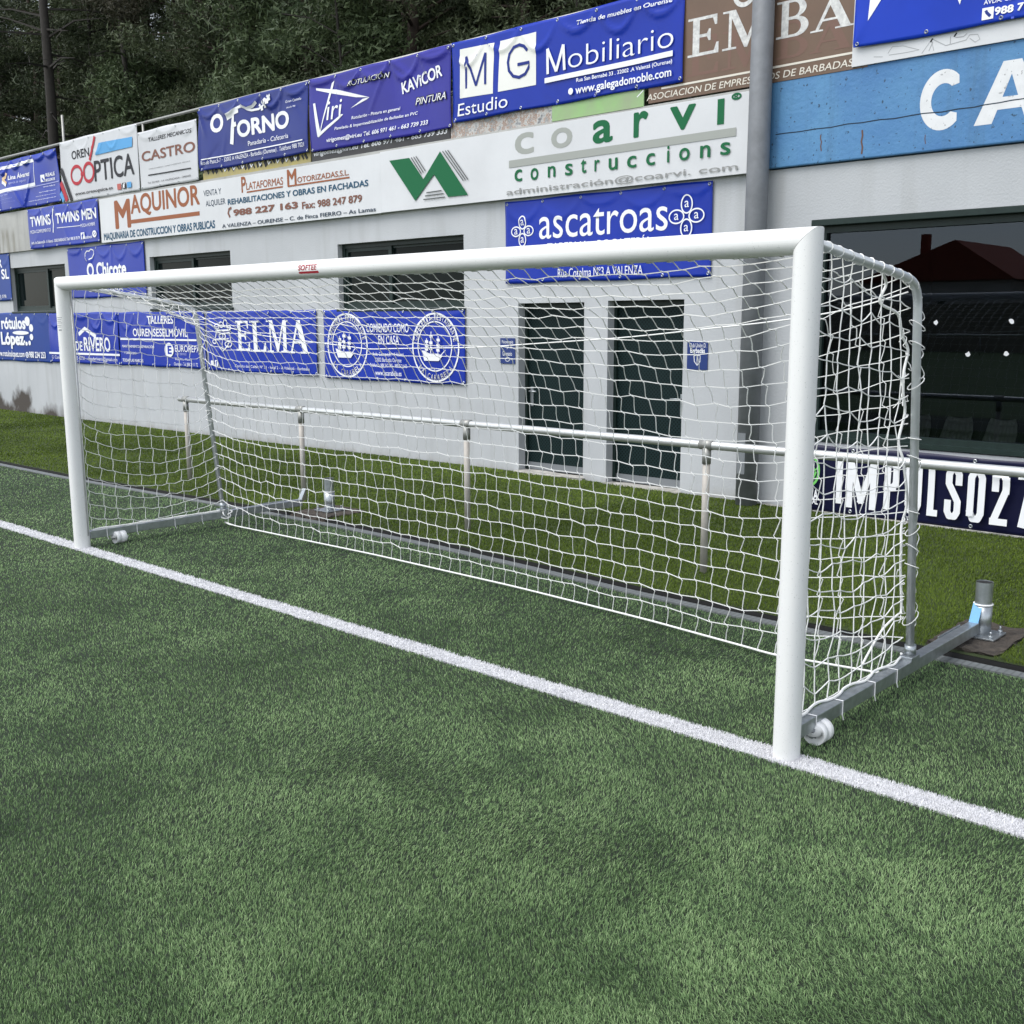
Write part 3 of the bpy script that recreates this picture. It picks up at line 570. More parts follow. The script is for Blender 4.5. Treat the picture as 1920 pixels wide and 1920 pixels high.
def make_banner(key, y, r, ops):
    x0, z0, x1, z1 = r
    if key == 'beam': root = PB; f = lambda x, z: np.zeros(len(x)); yf = y; A = None
    else:
        nm, mt, A, label, cat = INFO[key]; rigid = A is None
        root = thing(nm, label, cat, ((x0 + x1) / 2, y, z0))
        f = (lambda x, z: np.zeros(len(x))) if rigid else make_disp(r, A, sum(map(ord, key)))
        if rigid:
            th = .012 if cat == 'board' else .006; m = MB(); m.box(x0, x1, y, y + th, z0, z1, .002); m.build('panel', M[mt], root)
        else:
            st = .03; nx, nz = int((x1 - x0) / st) + 1, int((z1 - z0) / st) + 1; X, Z = np.meshgrid(np.linspace(x0, x1, nx + 1), np.linspace(z0, z1, nz + 1)); X, Z = X.ravel(), Z.ravel(); D_ = f(X, Z)
            wob = .006 * np.sin(X * 5 + z0 * 9); edge = np.minimum((z1 - Z), (Z - z0)); s = np.where(edge < .001, 1, 0); nv = len(X)
            V = np.concatenate([np.stack([X, y - D_, Z + wob * s], 1), np.stack([X, y - D_ + .0012, Z + wob * s], 1)]); i = np.arange(nv).reshape(nz + 1, nx + 1)
            q = np.stack([i[:-1, :-1], i[:-1, 1:], i[1:, 1:], i[1:, :-1]], -1).reshape(-1, 4); qb = q[:, ::-1] + nv
            rim = np.concatenate([i[0, :], i[1:, -1], i[-1, -2::-1], i[-2:0:-1, 0]]); r2 = np.roll(rim, -1); qr = np.stack([rim, rim + nv, r2 + nv, r2], 1)
            o = np_mesh('sheet', V, None, M[mt], root, None, np.concatenate([q, qb, qr])); o.data.polygons.foreach_set('use_smooth', np.concatenate([np.ones(2 * len(q), bool), np.zeros(len(qr), bool)]))
    lay = 0; groups = {}
    for o in ops:
        v, t, col = op_tris(o)
        if not len(t): continue
        ly = _tl[(o[1], *o[7:9])] if o[0] == 'T' else _tl[(o[1], *o[6:8])] if o[0] == 'Q' else np.zeros(len(v))
        if A: v, t, ly = split_long(v, t, .045, ly)
        # orient towards the viewer (-y): counter-clockwise in x,z
        a, b_, c = v[t[:, 0]], v[t[:, 1]], v[t[:, 2]]; cr = (b_[:, 0] - a[:, 0]) * (c[:, 1] - a[:, 1]) - (b_[:, 1] - a[:, 1]) * (c[:, 0] - a[:, 0]); t = np.where((cr < 0)[:, None], t[:, ::-1], t)
        off = (.0034 if A else .0008) + lay + .00006 * ly; lay += (.0009 if A else .00012) + .00006 * (ly.max() + 1); V = np.stack([v[:, 0], y - f(v[:, 0], v[:, 1]) - off, v[:, 1]], 1)
        groups.setdefault(('lettering' if o[0] in 'TQGA' else 'emblem', col), []).append((V, t))
    for (nm_, col), L_ in groups.items():
        n = 0; Vs, Ts = [], []
        for V, t in L_: Vs.append(V); Ts.append(t + n); n += len(V)
        np_mesh(nm_, np.vstack(Vs), np.vstack(Ts), M['ink_' + col], root)
    if A and x1 - x0 > .6:
        for zz in (z0 + .03, z1 - .03):
            n = max(2, round((x1 - x0) / .52))
            for j in range(n + 1):
                ex = x0 + .03 + (x1 - x0 - .06) * j / n; eyelet(root, ex, y - float(f(np.array([ex]), np.array([zz]))[0]) - .002, zz)
#     key, plane y, rectangle (x0,z0,x1,z1), drawing operations in wall metres
BANNERS = [
 ('lina',5.13,(-17.399, 3.835, -13.872, 4.72),[
  ('S',[(-17.105,4.591),(-16.324,4.603),(-14.808,4.619),(-14.846,4.212),(-16.258,4.196),(-17.197,4.181)],0.06,'w'),
  ('T','Lina Álvarez',-15.932,4.372,-14.999,4.472,'w',0.02,0),
  ('T','agencia de seguros',-15.904,4.283,-15.208,4.338,'p',0,0),
  ('S',[(-15.988,4.504),(-16.022,4.432),(-16.177,4.405)],0.06,'y'),
  ('S',[(-16.177,4.405),(-16.09,4.371),(-15.981,4.316)],0.05,'y'),
  ('S',[(-16.196,4.357),(-16.1,4.326),(-16.007,4.281)],0.05,'w'),
  ('S',[(-15.949,4.156),(-13.892,4.183)],0.012,'p'),
  ('T','REALE',-14.403,4.296,-14.048,4.355,'w',0.02,0),
  ('T','SEGUROS',-14.426,4.216,-14.056,4.261,'w',0.02,0),
  ('P',[(-14.585,4.219),(-14.44,4.219),(-14.44,4.342),(-14.585,4.342)],'w'),
  ('S',[(-14.539,4.286),(-14.457,4.229)],0.035,'b'),
  ('T','www.reale.es',-14.518,4.123,-14.059,4.149,'w',0,0),
  ('T','agencia@reale.es',-14.694,4.041,-14.042,4.059,'w',0.01,0),
  ('T','Agencia de Seguros Lina A.',-14.867,3.982,-14.037,3.995,'w',0.01,0),
  ('T','www.linaalvarezseguros.es',-15.157,3.92,-14.031,3.938,'w',0.01,0),
  ('T','Tel. 988',-16.335,4.103,-15.918,4.123,'p',0,0),
  ('T','Avda. 32002',-16.368,4.037,-15.751,4.043,'p',0,0),
  ('T','A Valenza - Ourense',-16.399,3.978,-15.636,3.982,'p',0,0),
 ]),
 ('oren',5.13,(-13.812, 3.803, -11.146, 4.811),[
  ('T','OREN',-13.377,4.483,-12.746,4.623,'k',0.015,0),
  ('T','PTICA',-12.613,4.056,-11.285,4.393,'k',0.012,0),
  ('R',-13.235,4.224,0.224,0.168,0.055,'r'),
  ('R',-12.8,4.229,0.197,0.173,0.055,'r'),
  ('S',[(-13.078,4.22),(-12.932,4.224)],0.05,'r'),
  ('S',[(-12.741,4.416),(-12.509,4.77)],0.06,'r'),
  ('P',[(-12.384,4.653),(-11.288,4.628),(-11.307,4.479),(-12.535,4.474)],'s'),
  ('T','www.orenoptica.es',-13.329,3.875,-12.021,3.942,'k',0.01,0),
  ('P',[(-11.867,3.866),(-11.735,3.866),(-11.735,3.959),(-11.867,3.959)],'r2'),
  ('P',[(-11.69,3.868),(-11.569,3.868),(-11.569,3.959),(-11.69,3.959)],'k'),
  ('P',[(-11.53,3.87),(-11.39,3.87),(-11.39,3.956),(-11.53,3.956)],'s'),
  ('T','f',-11.663,3.875,-11.596,3.953,'w',0.03,0),
  ('S',[(-13.778,4.372),(-13.457,3.817)],0.09,'k'),
  ('S',[(-13.816,4.148),(-13.621,3.829)],0.1,'r'),
  ('S',[(-13.844,3.983),(-13.747,3.83)],0.09,'s'),
 ]),
 ('castro',5.13,(-11.123, 3.811, -9.421, 4.669),[
  ('T','TALLERES MECANICOS',-10.797,4.494,-9.55,4.554,'k',0.01,0.25),
  ('T','CASTRO',-11.036,4.217,-9.478,4.368,'br2',0.015,0),
  ('T','CHAPA EQUILIBRADO - CAMBIO AUTOMATICOS - MECANICA',-10.839,4.086,-9.616,4.101,'k',0,0),
  ('S',[(-10.87,4.005),(-9.609,3.992)],0.018,'k'),
  ('T','Tel: 221909 - LA VALENCIANA - ORENSE',-10.894,3.877,-9.619,3.902,'k',0,0),
 ]),
 ('forno',5.13,(-9.346, 3.918, -6.736, 4.796),[
  ('T','O',-9.05,4.414,-8.714,4.666,'w',0.03,0),
  ('T','ORNO',-8.365,4.276,-7.145,4.502,'w',0.03,0),
  ('S',[(-8.605,4.583),(-8.44,4.594),(-8.471,4.441),(-8.536,4.215)],0.085,'w'),
  ('S',[(-8.614,4.597),(-8.455,4.62),(-8.299,4.637)],0.06,'w'),
  ('S',[(-8.488,4.452),(-8.372,4.469)],0.06,'w'),
  ('S',[(-8.59,4.594),(-8.348,4.669),(-8.211,4.681),(-8.08,4.631),(-7.947,4.641),(-7.861,4.689)],0.035,'w'),
  ('S',[(-8.313,4.676),(-8.204,4.687),(-8.081,4.622),(-7.983,4.597),(-7.819,4.594),(-7.719,4.629),(-7.618,4.687),(-7.544,4.742)],0.03,'w'),
  ('S',[(-7.801,4.622),(-7.782,4.65)],0.04,'w'),
  ('S',[(-7.771,4.582),(-7.722,4.588)],0.04,'w'),
  ('S',[(-7.734,4.649),(-7.715,4.682)],0.04,'w'),
  ('S',[(-7.688,4.607),(-7.64,4.613)],0.04,'w'),
  ('S',[(-7.667,4.676),(-7.648,4.709)],0.04,'w'),
  ('S',[(-7.627,4.647),(-7.582,4.655)],0.04,'w'),
  ('S',[(-7.607,4.712),(-7.582,4.735)],0.04,'w'),
  ('S',[(-7.586,4.683),(-7.538,4.694)],0.04,'w'),
  ('T','Panadaría - Cafetería',-8.104,4.144,-7.156,4.206,'w',0,0),
  ('S',[(-9.279,4.073),(-6.83,4.082)],0.015,'w'),
  ('T','Rua do Pazo,5-7 · 32002 A VALENZA - Barbadás (Ourense) . Teléfono 988 7021',-9.288,3.98,-6.802,4.053,'w',0,0),
  ('T','Gran Castelo',-7.183,4.583,-6.848,4.615,'w',0,0.2),
  ('T','desde 90',-7.168,4.513,-6.979,4.534,'w',0,0.2),
 ]),
 ('yellow',5.15,(-9.351, 3.8, -6.764, 4.509),[
  ('S',[(-9.351,3.945),(-9.326,3.896)],0.03,'k'),
  ('S',[(-9.228,3.927),(-9.192,3.875)],0.041999999999999996,'k'),
  ('S',[(-9.104,3.927),(-9.058,3.872)],0.054,'k'),
  ('S',[(-9.022,3.93),(-8.965,3.873)],0.066,'k'),
  ('S',[(-8.9,3.929),(-8.834,3.87)],0.03,'k'),
  ('S',[(-8.78,3.929),(-8.75,3.871)],0.041999999999999996,'k'),
  ('S',[(-8.7,3.932),(-8.659,3.871)],0.054,'k'),
  ('S',[(-8.582,3.932),(-8.531,3.868)],0.066,'k'),
  ('S',[(-8.465,3.931),(-8.405,3.865)],0.03,'k'),
  ('S',[(-8.387,3.934),(-8.362,3.87)],0.041999999999999996,'k'),
  ('S',[(-8.274,3.917),(-8.238,3.85)],0.054,'k'),
  ('S',[(-8.197,3.92),(-8.152,3.851)],0.066,'k'),
  ('S',[(-8.084,3.92),(-8.03,3.848)],0.03,'k'),
  ('S',[(-7.972,3.92),(-7.951,3.849)],0.041999999999999996,'k'),
  ('S',[(-7.898,3.923),(-7.867,3.85)],0.054,'k'),
  ('S',[(-7.788,3.922),(-7.748,3.847)],0.066,'k'),
  ('S',[(-7.679,3.922),(-7.628,3.873)],0.03,'k'),
  ('S',[(-7.606,3.925),(-7.546,3.874)],0.041999999999999996,'k'),
  ('S',[(-7.499,3.924),(-7.471,3.875)],0.054,'k'),
  ('S',[(-7.395,3.908),(-7.357,3.856)],0.066,'k'),
  ('S',[(-7.324,3.911),(-7.277,3.857)],0.03,'k'),
  ('S',[(-7.22,3.911),(-7.164,3.854)],0.041999999999999996,'k'),
  ('S',[(-7.15,3.914),(-7.126,3.858)],0.054,'k'),
  ('S',[(-7.047,3.913),(-7.014,3.856)],0.066,'k'),
  ('S',[(-6.946,3.913),(-6.904,3.853)],0.03,'k'),
  ('S',[(-6.878,3.916),(-6.828,3.853)],0.041999999999999996,'k'),
  ('S',[(-8.795,3.924),(-8.768,3.872),(-8.725,3.91)],0.02,'w'),
  ('S',[(-8.571,3.922),(-8.544,3.871),(-8.502,3.908)],0.02,'w'),
  ('S',[(-8.351,3.92),(-8.325,3.869),(-8.284,3.906)],0.02,'w'),
  ('S',[(-8.136,3.918),(-8.109,3.868),(-8.069,3.904)],0.02,'w'),
  ('S',[(-7.924,3.916),(-7.898,3.866),(-7.859,3.903)],0.02,'w'),
  ('S',[(-7.717,3.914),(-7.691,3.865),(-7.653,3.901)],0.02,'w'),
  ('S',[(-7.513,3.912),(-7.488,3.863),(-7.45,3.899)],0.02,'w'),
  ('S',[(-7.313,3.911),(-7.288,3.862),(-7.251,3.897)],0.02,'w'),
  ('S',[(-7.117,3.909),(-7.092,3.86),(-7.056,3.896)],0.02,'w'),
 ]),
 ('viri',5.13,(-6.703, 3.909, -4.088, 4.8),[
  ('P',[(-6.553,4.682),(-6.132,4.608),(-5.495,4.43),(-5.757,4.465),(-6.273,4.585),(-6.546,4.656)],'w'),
  ('P',[(-5.495,4.43),(-5.553,4.41),(-5.87,4.35),(-5.788,4.376),(-5.626,4.428)],'w'),
  ('P',[(-6.051,4.303),(-6.484,4.129),(-6.516,4.073),(-6.066,4.264),(-6.01,4.298)],'w'),
  ('P',[(-6.607,4.501),(-6.564,4.5),(-6.468,4.152),(-6.233,4.7),(-6.182,4.721),(-6.214,4.64),(-6.486,4.087),(-6.53,4.083)],'w'),
  ('T','iri',-6.333,4.263,-6.028,4.485,'w',0,0.15),
  ('T','ROTULACIÓN',-5.902,4.601,-5.117,4.693,'k',0.035,0.3),
  ('T','ROTULACIÓN',-5.885,4.61,-5.132,4.683,'w',0,0.3),
  ('Q','KAViCOR',(-4.914,4.382),(-4.214,4.485),(-4.947,4.516),'w',0.02,0.1),
  ('T','PINTURA',-4.7,4.225,-4.147,4.319,'k',0.035,0.3),
  ('T','PINTURA',-4.688,4.233,-4.161,4.309,'w',0,0.3),
  ('T','Rotulación - Pintura en general',-5.85,4.204,-4.955,4.252,'w',0.01,0.2),
  ('T','Panelado & Impermeabilización de fachadas en PVC',-6.172,4.115,-4.649,4.161,'w',0.01,0.2),
  ('T','virigomez@viri.eu Tel. 606 971 461 - 663 739 333',-6.334,3.981,-4.477,4.047,'w',0.015,0.2),
 ]),
 ('dark',5.15,(-6.738, 3.802, -4.153, 4.356),[
  ('T','virigomez@viri.eu Tel. 606 971 461 - 663 739 333',-6.693,3.85,-4.19,3.927,'w',0.02,0.2),
 ]),
 ('mg',5.13,(-4.071, 3.96, -0.975, 4.809),[
  ('P',[(-3.937,4.723),(-3.415,4.709),(-3.425,4.187),(-3.954,4.209)],'w2'),
  ('P',[(-3.331,4.712),(-2.81,4.715),(-2.817,4.192),(-3.349,4.193)],'w2'),
  ('S',[(-3.847,4.299),(-3.838,4.633)],0.032,'n'),
  ('S',[(-3.838,4.633),(-3.683,4.306)],0.032,'n'),
  ('S',[(-3.683,4.306),(-3.542,4.626)],0.032,'n'),
  ('S',[(-3.542,4.626),(-3.538,4.299)],0.032,'n'),
  ('S',[(-2.933,4.553),(-2.984,4.603),(-3.048,4.627),(-3.13,4.615),(-3.19,4.556),(-3.209,4.475),(-3.191,4.388),(-3.132,4.324),(-3.049,4.3),(-2.963,4.322),(-2.916,4.379),(-2.908,4.431),(-3.072,4.431)],0.032,'n'),
  ('T','Estudio',-3.988,4.018,-3.207,4.15,'w',0,0.05),
  ('S',[(-2.649,4.273),(-2.646,4.519)],0.034,'w'),
  ('S',[(-2.646,4.519),(-2.532,4.283)],0.034,'w'),
  ('S',[(-2.532,4.283),(-2.431,4.525)],0.034,'w'),
  ('S',[(-2.431,4.525),(-2.42,4.279)],0.034,'w'),
  ('T','obiliario',-2.369,4.283,-1.077,4.484,'w',-0.012,0),
  ('S',[(-2.689,4.212),(-1.08,4.224)],0.05,'w'),
  ('T','Tienda de muebles en Ourense',-2.259,4.681,-1.101,4.724,'w',0.015,0.15),
  ('T','Rua San Bernabé 33 . 32002 .A Valenzá (Ourense)',-2.259,4.125,-1.083,4.174,'w',0.012,0),
  ('T','www.galegadomoble.com',-2.269,3.997,-1.091,4.101,'w',0.015,0),
  ('R',-2.332,4.058,0.032,0.032,0,'w'),
 ]),
 ('decay',5.15,(-4.137, 3.795, -2.583, 4.261),[
 ]),
 ('greenb',5.14,(-2.611, 3.793, -1.439, 4.199),[
  ('S',[(-1.518,3.896),(-1.442,3.951)],0.01,'w'),
 ]),
 ('emba',5.135,(-1.378, 3.815, 0.837, 4.758),[
  ('G','E',-0.939,3.992,-0.606,4.329,'gh'),
  ('G','M',-0.566,3.992,-0.077,4.325,'gh'),
  ('G','B',-0.021,3.998,0.286,4.3020000000000005,'gh'),
  ('G','A',0.306,3.997,0.698,4.247,'gh'),
  ('G','E',-0.939,4.162,-0.606,4.499,'wt'),
  ('G','M',-0.566,4.162,-0.077,4.495,'wt'),
  ('G','B',-0.021,4.168,0.286,4.472,'wt'),
  ('G','A',0.306,4.167,0.698,4.417,'wt'),
  ('S',[(-1.228,3.935),(0.699,3.947)],0.018,'w3'),
  ('T','ASOCIACION DE EMPRESARIOS DE BARBADAS',-1.397,3.842,0.713,3.902,'w3',0.005,0.15),
  ('R',-0.35,4.626,0.12,0.125,0.04,'wt'),
 ]),
 ('whiteb',5.12,(0.704, 3.829, 2.547, 4.71),[
  ('S',[(0.895,3.881),(0.972,3.869)],0.006,'g'),
  ('S',[(1.015,3.889),(1.05,3.935),(1.139,3.927),(1.273,3.875),(1.172,3.871),(1.024,3.874)],0.006,'g'),
  ('S',[(1.297,3.844),(1.369,3.933),(1.392,3.849)],0.006,'g'),
  ('S',[(1.353,3.852),(1.381,3.917)],0.006,'g'),
  ('S',[(1.376,3.938),(1.485,3.872),(1.642,3.887),(1.667,3.921),(1.728,3.914),(1.747,3.875),(1.712,3.859),(1.669,3.895)],0.006,'g'),
  ('S',[(1.52,3.874),(1.519,3.934)],0.006,'g'),
  ('S',[(1.558,3.92),(1.62,3.916),(1.646,3.935)],0.006,'g'),
  ('S',[(1.547,3.926),(1.566,3.953)],0.012,'k'),
  ('S',[(1.362,3.917),(1.379,3.943)],0.012,'k'),
 ]),
 ('bluetr',5.1,(0.73, 3.966, 2.506, 4.837),[
  ('P',[(0.857,4.364),(0.975,4.341),(0.846,4.161)],'w'),
  ('P',[(1.551,4.23),(1.606,4.219),(1.587,4.148)],'w'),
  ('P',[(1.762,4.001),(1.848,4.001),(1.848,4.087),(1.762,4.087)],'w'),
  ('S',[(1.789,4.068),(1.798,4.049),(1.826,4.021)],0.022,'b2'),
  ('T','988 7',1.856,4.02,2.066,4.077,'w',0.03,0),
  ('T','AVDA. CEL',1.771,4.11,1.998,4.143,'w',0.01,0),
 ]),
 ('beam',5.14,(0.01, 3.091, 2.093, 3.822),[
  ('G','C',1.298,3.238,1.621,3.701,'wc'),
  ('G','a',1.737,3.239,2.258,3.69,'wc'),
  ('S',[(0.008,3.373),(0.105,3.374),(0.244,3.371),(0.38,3.376),(0.533,3.372),(0.681,3.382),(0.809,3.377),(0.97,3.382),(1.093,3.375),(1.229,3.382),(1.33,3.385),(1.479,3.377),(1.608,3.384),(1.735,3.381),(1.812,3.388),(1.92,3.389),(2.01,3.395),(2.099,3.395),(2.216,3.394)],0.009,'k2'),
  ('S',[(0.444,3.323),(0.442,3.289),(0.453,3.263),(0.447,3.226),(0.455,3.186)],0.01,'rust'),
  ('S',[(0.818,3.318),(0.824,3.271),(0.816,3.223),(0.828,3.18),(0.824,3.123)],0.015,'rust'),
  ('S',[(1.358,3.219),(1.356,3.187),(1.364,3.147)],0.006,'rust'),
 ]),
 ('twins',5.11,(-15.222, 3.079, -12.532, 3.782),[
  ('T','TWINS',-15.114,3.471,-14.29,3.652,'w',0.025,0),
  ('S',[(-14.16,3.734),(-14.208,3.612),(-14.19,3.473),(-14.231,3.326)],0.03,'w'),
  ('T','TWINS MEN',-14.086,3.467,-12.588,3.645,'w',0.025,0),
  ('S',[(-14.062,3.397),(-13.203,3.386)],0.01,'w'),
  ('T','MODA HOMBRE',-13.193,3.357,-12.647,3.411,'w',0,0),
  ('T','MODA COMPLEMENTOS',-15.126,3.353,-14.306,3.411,'w',0,0),
  ('T','Avda. de Celanova,56 - A Valenzá - 32002 BARBADÁS. Telf. 988 38 78 79',-15.118,3.155,-13.253,3.227,'w',0.01,0),
  ('P',[(-13.205,3.158),(-13.071,3.158),(-13.071,3.268),(-13.205,3.268)],'w'),
  ('T','f',-13.175,3.161,-13.098,3.252,'b',0.03,0),
  ('T','facebook',-13.069,3.157,-12.781,3.212,'w',0.01,0),
  ('R',-12.686,3.22,0.08,0.058,0.03,'w'),
  ('S',[(-12.717,3.198),(-12.663,3.238)],0.03,'w'),
 ]),
 ('maq',5.11,(-12.494, 3.06, -8.903, 3.763),[
  ('T','M',-11.99,3.253,-11.471,3.703,'br',0.03,0),
  ('T','AQUINOR',-11.455,3.405,-9.411,3.749,'br',0.02,0),
  ('S',[(-11.507,3.34),(-9.431,3.334)],0.06,'br'),
  ('T','MAQUINARIA DE CONSTRUCCION Y OBRAS PUBLICAS',-12.402,3.079,-9.034,3.213,'t',0.025,0),
 ]),
 ('plat',5.11,(-8.903, 3.059, -5.333, 3.761),[
  ('T','VENTA Y',-9.3,3.561,-8.833,3.645,'t2',0.01,0),
  ('T','ALQUILER',-9.254,3.401,-8.736,3.499,'t2',0.01,0),
  ('T','P',-8.318,3.536,-8.204,3.751,'br',0.02,0),
  ('T','LATAFORMAS',-8.199,3.564,-7.33,3.663,'br',0.012,0),
  ('T','M',-7.236,3.533,-7.03,3.746,'br',0.02,0),
  ('T','OTORIZADAS,S.L.',-7.012,3.55,-5.934,3.631,'br',0.012,0),
  ('S',[(-8.191,3.535),(-7.339,3.538)],0.02,'br'),
  ('S',[(-7.229,3.533),(-5.925,3.533)],0.02,'br'),
  ('T','REHABILITACIONES Y OBRAS EN FACHADAS',-8.674,3.397,-5.563,3.476,'t',0.02,0),
  ('T','988 227 163',-8.546,3.235,-7.02,3.325,'br2',0.035,0),
  ('S',[(-8.636,3.226),(-8.676,3.286),(-8.65,3.338),(-8.589,3.353)],0.035,'br2'),
  ('T','Fax: 988 247 879',-6.927,3.217,-5.691,3.309,'br2',0.02,0),
  ('T','A VALENZA – OURENSE – C. de Finca FIERRO – As Lamas',-8.845,3.088,-5.431,3.14,'t2',0.012,0),
 ]),
 ('coarvi',5.11,(-5.333, 3.063, -0.15, 3.774),[
  ('T','c',-3.11,3.507,-2.835,3.73,'g2',0.014,0),
  ('T','o',-2.594,3.516,-2.307,3.719,'g2',0.014,0),
  ('T','a',-2.04,3.507,-1.786,3.73,'gr',0.02,0),
  ('T','r',-1.531,3.512,-1.357,3.751,'gr',0.02,0),
  ('T','v',-1.104,3.524,-0.815,3.743,'gr',0.015,0),
  ('P',[(-0.58,3.522),(-0.508,3.522),(-0.508,3.745),(-0.58,3.745)],'gr'),
  ('R',-0.383,3.745,0.052,0.031,0.018,'gr'),
  ('T','R',-0.404,3.724,-0.359,3.766,'gr',0.02,0),
  ('S',[(-3.194,3.425),(-0.376,3.439)],0.075,'g2'),
  ('T','c',-3.112,3.233,-3.001,3.36,'gr',0.012,0),
  ('T','o',-2.879,3.228,-2.769,3.353,'gr',0.012,0),
  ('T','n',-2.636,3.237,-2.53,3.35,'gr',0.012,0),
  ('T','s',-2.399,3.233,-2.296,3.352,'gr',0.012,0),
  ('T','t',-2.188,3.238,-2.117,3.376,'gr',0.012,0),
  ('T','r',-2.01,3.241,-1.944,3.353,'gr',0.012,0),
  ('T','u',-1.829,3.234,-1.717,3.35,'gr',0.012,0),
  ('T','c',-1.6,3.232,-1.486,3.346,'gr',0.012,0),
  ('T','c',-1.369,3.233,-1.264,3.348,'gr',0.012,0),
  ('T','i',-1.125,3.24,-1.098,3.394,'gr',0.012,0),
  ('T','o',-0.986,3.241,-0.868,3.356,'gr',0.012,0),
  ('T','n',-0.753,3.244,-0.641,3.355,'gr',0.012,0),
  ('T','s',-0.533,3.245,-0.426,3.358,'gr',0.012,0),
  ('T','administración@coarvi. com',-3.227,3.087,-0.344,3.167,'g3',0.004,0),
  ('P',[(-5.153,3.656),(-4.796,3.653),(-4.556,3.39),(-4.267,3.672),(-3.821,3.155),(-4.144,3.158),(-4.375,3.426),(-4.704,3.155)],'gr'),
  ('S',[(-4.76,3.654),(-4.589,3.455)],0.013,'k3'),
  ('S',[(-4.717,3.657),(-4.554,3.465)],0.013,'k3'),
  ('S',[(-4.678,3.66),(-4.519,3.478)],0.013,'k3'),
  ('S',[(-4.224,3.669),(-3.893,3.316)],0.013,'k3'),
  ('S',[(-4.18,3.671),(-3.857,3.32)],0.013,'k3'),
  ('S',[(-4.14,3.672),(-3.818,3.321)],0.013,'k3'),
  ('S',[(-4.508,3.232),(-4.25,3.237)],0.013,'k3'),
  ('S',[(-4.533,3.198),(-4.217,3.2)],0.013,'k3'),
  ('S',[(-4.562,3.159),(-4.191,3.16)],0.013,'k3'),
 ]),
 ('sl',5.16,(-17.85, 2.178, -16.328, 3.064),[
  ('T','R',-16.828,2.806,-16.656,2.972,'w',0.03,0),
  ('T','S SL',-16.983,2.586,-16.376,2.778,'w',0.02,0),
  ('T','988 213 078',-17.283,2.232,-16.575,2.291,'w',0,0),
 ]),
 ('chicote',5.16,(-13.872, 2.171, -11.207, 3.03),[
  ('S',[(-13.174,2.792),(-13.218,2.848),(-13.212,2.922),(-13.141,2.962),(-13.054,2.955),(-12.991,2.986),(-12.898,2.965),(-12.882,2.901),(-12.949,2.839),(-13.09,2.818)],0.018,'w'),
  ('T','O Chicote',-13.189,2.507,-11.809,2.757,'w',0.03,0),
  ('T','CAFÉ - BAR',-13.175,2.272,-11.931,2.353,'w',0.01,0),
 ]),
 ('ascat',5.16,(-3.3, 2.16, -0.637, 3.04),[
  ('T','ascatroas',-2.798,2.615,-1.138,2.887,'w',0,0),
  ('R',-3.042,2.806,0.057,0.074,0.014,'w'),
  ('T','a',-3.067,2.776,-3.017,2.836,'w',0,0),
  ('R',-2.95,2.714,0.074,0.057,0.014,'w'),
  ('T','a',-2.975,2.684,-2.925,2.744,'w',0,0),
  ('R',-3.042,2.622,0.057,0.074,0.014,'w'),
  ('T','a',-3.067,2.592,-3.017,2.652,'w',0,0),
  ('R',-3.134,2.714,0.074,0.057,0.014,'w'),
  ('T','a',-3.159,2.684,-3.109,2.744,'w',0,0),
  ('R',-0.917,2.846,0.069,0.09,0.014,'w'),
  ('T','a',-0.942,2.816,-0.892,2.876,'w',0,0),
  ('R',-0.805,2.734,0.09,0.069,0.014,'w'),
  ('T','a',-0.83,2.704,-0.78,2.764,'w',0,0),
  ('R',-0.917,2.622,0.069,0.09,0.014,'w'),
  ('T','a',-0.942,2.592,-0.892,2.652,'w',0,0),
  ('R',-1.029,2.734,0.09,0.069,0.014,'w'),
  ('T','a',-1.054,2.704,-1.004,2.764,'w',0,0),
  ('T','TABERNA - BOCATERÍA',-2.668,2.486,-1.31,2.586,'w',0.01,0),
  ('T','Rúa Cotelma Nº3 A VALENZA',-2.516,2.205,-1.414,2.295,'w',0,0),
 ]),
 ('rotulos',5.16,(-18.669, 1.018, -14.835, 1.941),[
  ('T','rótulos',-16.932,1.628,-15.829,1.866,'w',0.03,0),
  ('R',-15.733,1.78,0.109,0.089,0,'w'),
  ('R',-15.587,1.655,0.087,0.072,0,'w'),
  ('R',-15.599,1.486,0.074,0.059,0,'w'),
  ('R',-15.698,1.373,0.053,0.045,0,'w'),
  ('R',-15.832,1.358,0.05,0.038,0,'w'),
  ('R',-15.921,1.395,0.038,0.026,0,'w'),
  ('R',-16.056,1.562,0.366,0.037,0,'w'),
  ('T','López',-16.98,1.25,-15.924,1.578,'w',0.035,0),
  ('T','www.rotuloslopez.com',-17.276,1.064,-15.955,1.217,'w',0.015,0),
  ('R',-15.836,1.146,0.07,0.056,0,'w'),
  ('T','988 234 253',-15.742,1.095,-15.04,1.213,'w',0.02,0),
  ('T','0',-15.87,1.105,-15.802,1.182,'b3',0,0),
 ]),
 ('rivero',5.16,(-14.823, 1.038, -12.207, 1.925),[
  ('S',[(-13.653,1.546),(-13.41,1.646),(-13.036,1.51)],0.07,'w'),
  ('T','CASA DE',-14.428,1.26,-13.545,1.425,'w',0.01,0),
  ('T','RIVERO',-13.484,1.256,-12.523,1.502,'w',0.02,0),
  ('S',[(-14.867,1.202),(-12.192,1.21)],0.035,'w'),
  ('T','C/ Condesa,28 - 988 45 42 31 - casaderivero@gmail.com',-14.764,1.081,-12.303,1.163,'w',0,0),
 ]),
 ('tall',5.16,(-12.207, 1.047, -9.544, 1.918),[
  ('T','TALLERES',-11.236,1.726,-10.433,1.854,'w',0.02,0),
  ('T','OURENSESELMÓVIL',-11.721,1.525,-10.028,1.684,'w',0.015,0),
  ('S',[(-12.161,1.478),(-9.783,1.478)],0.028,'w'),
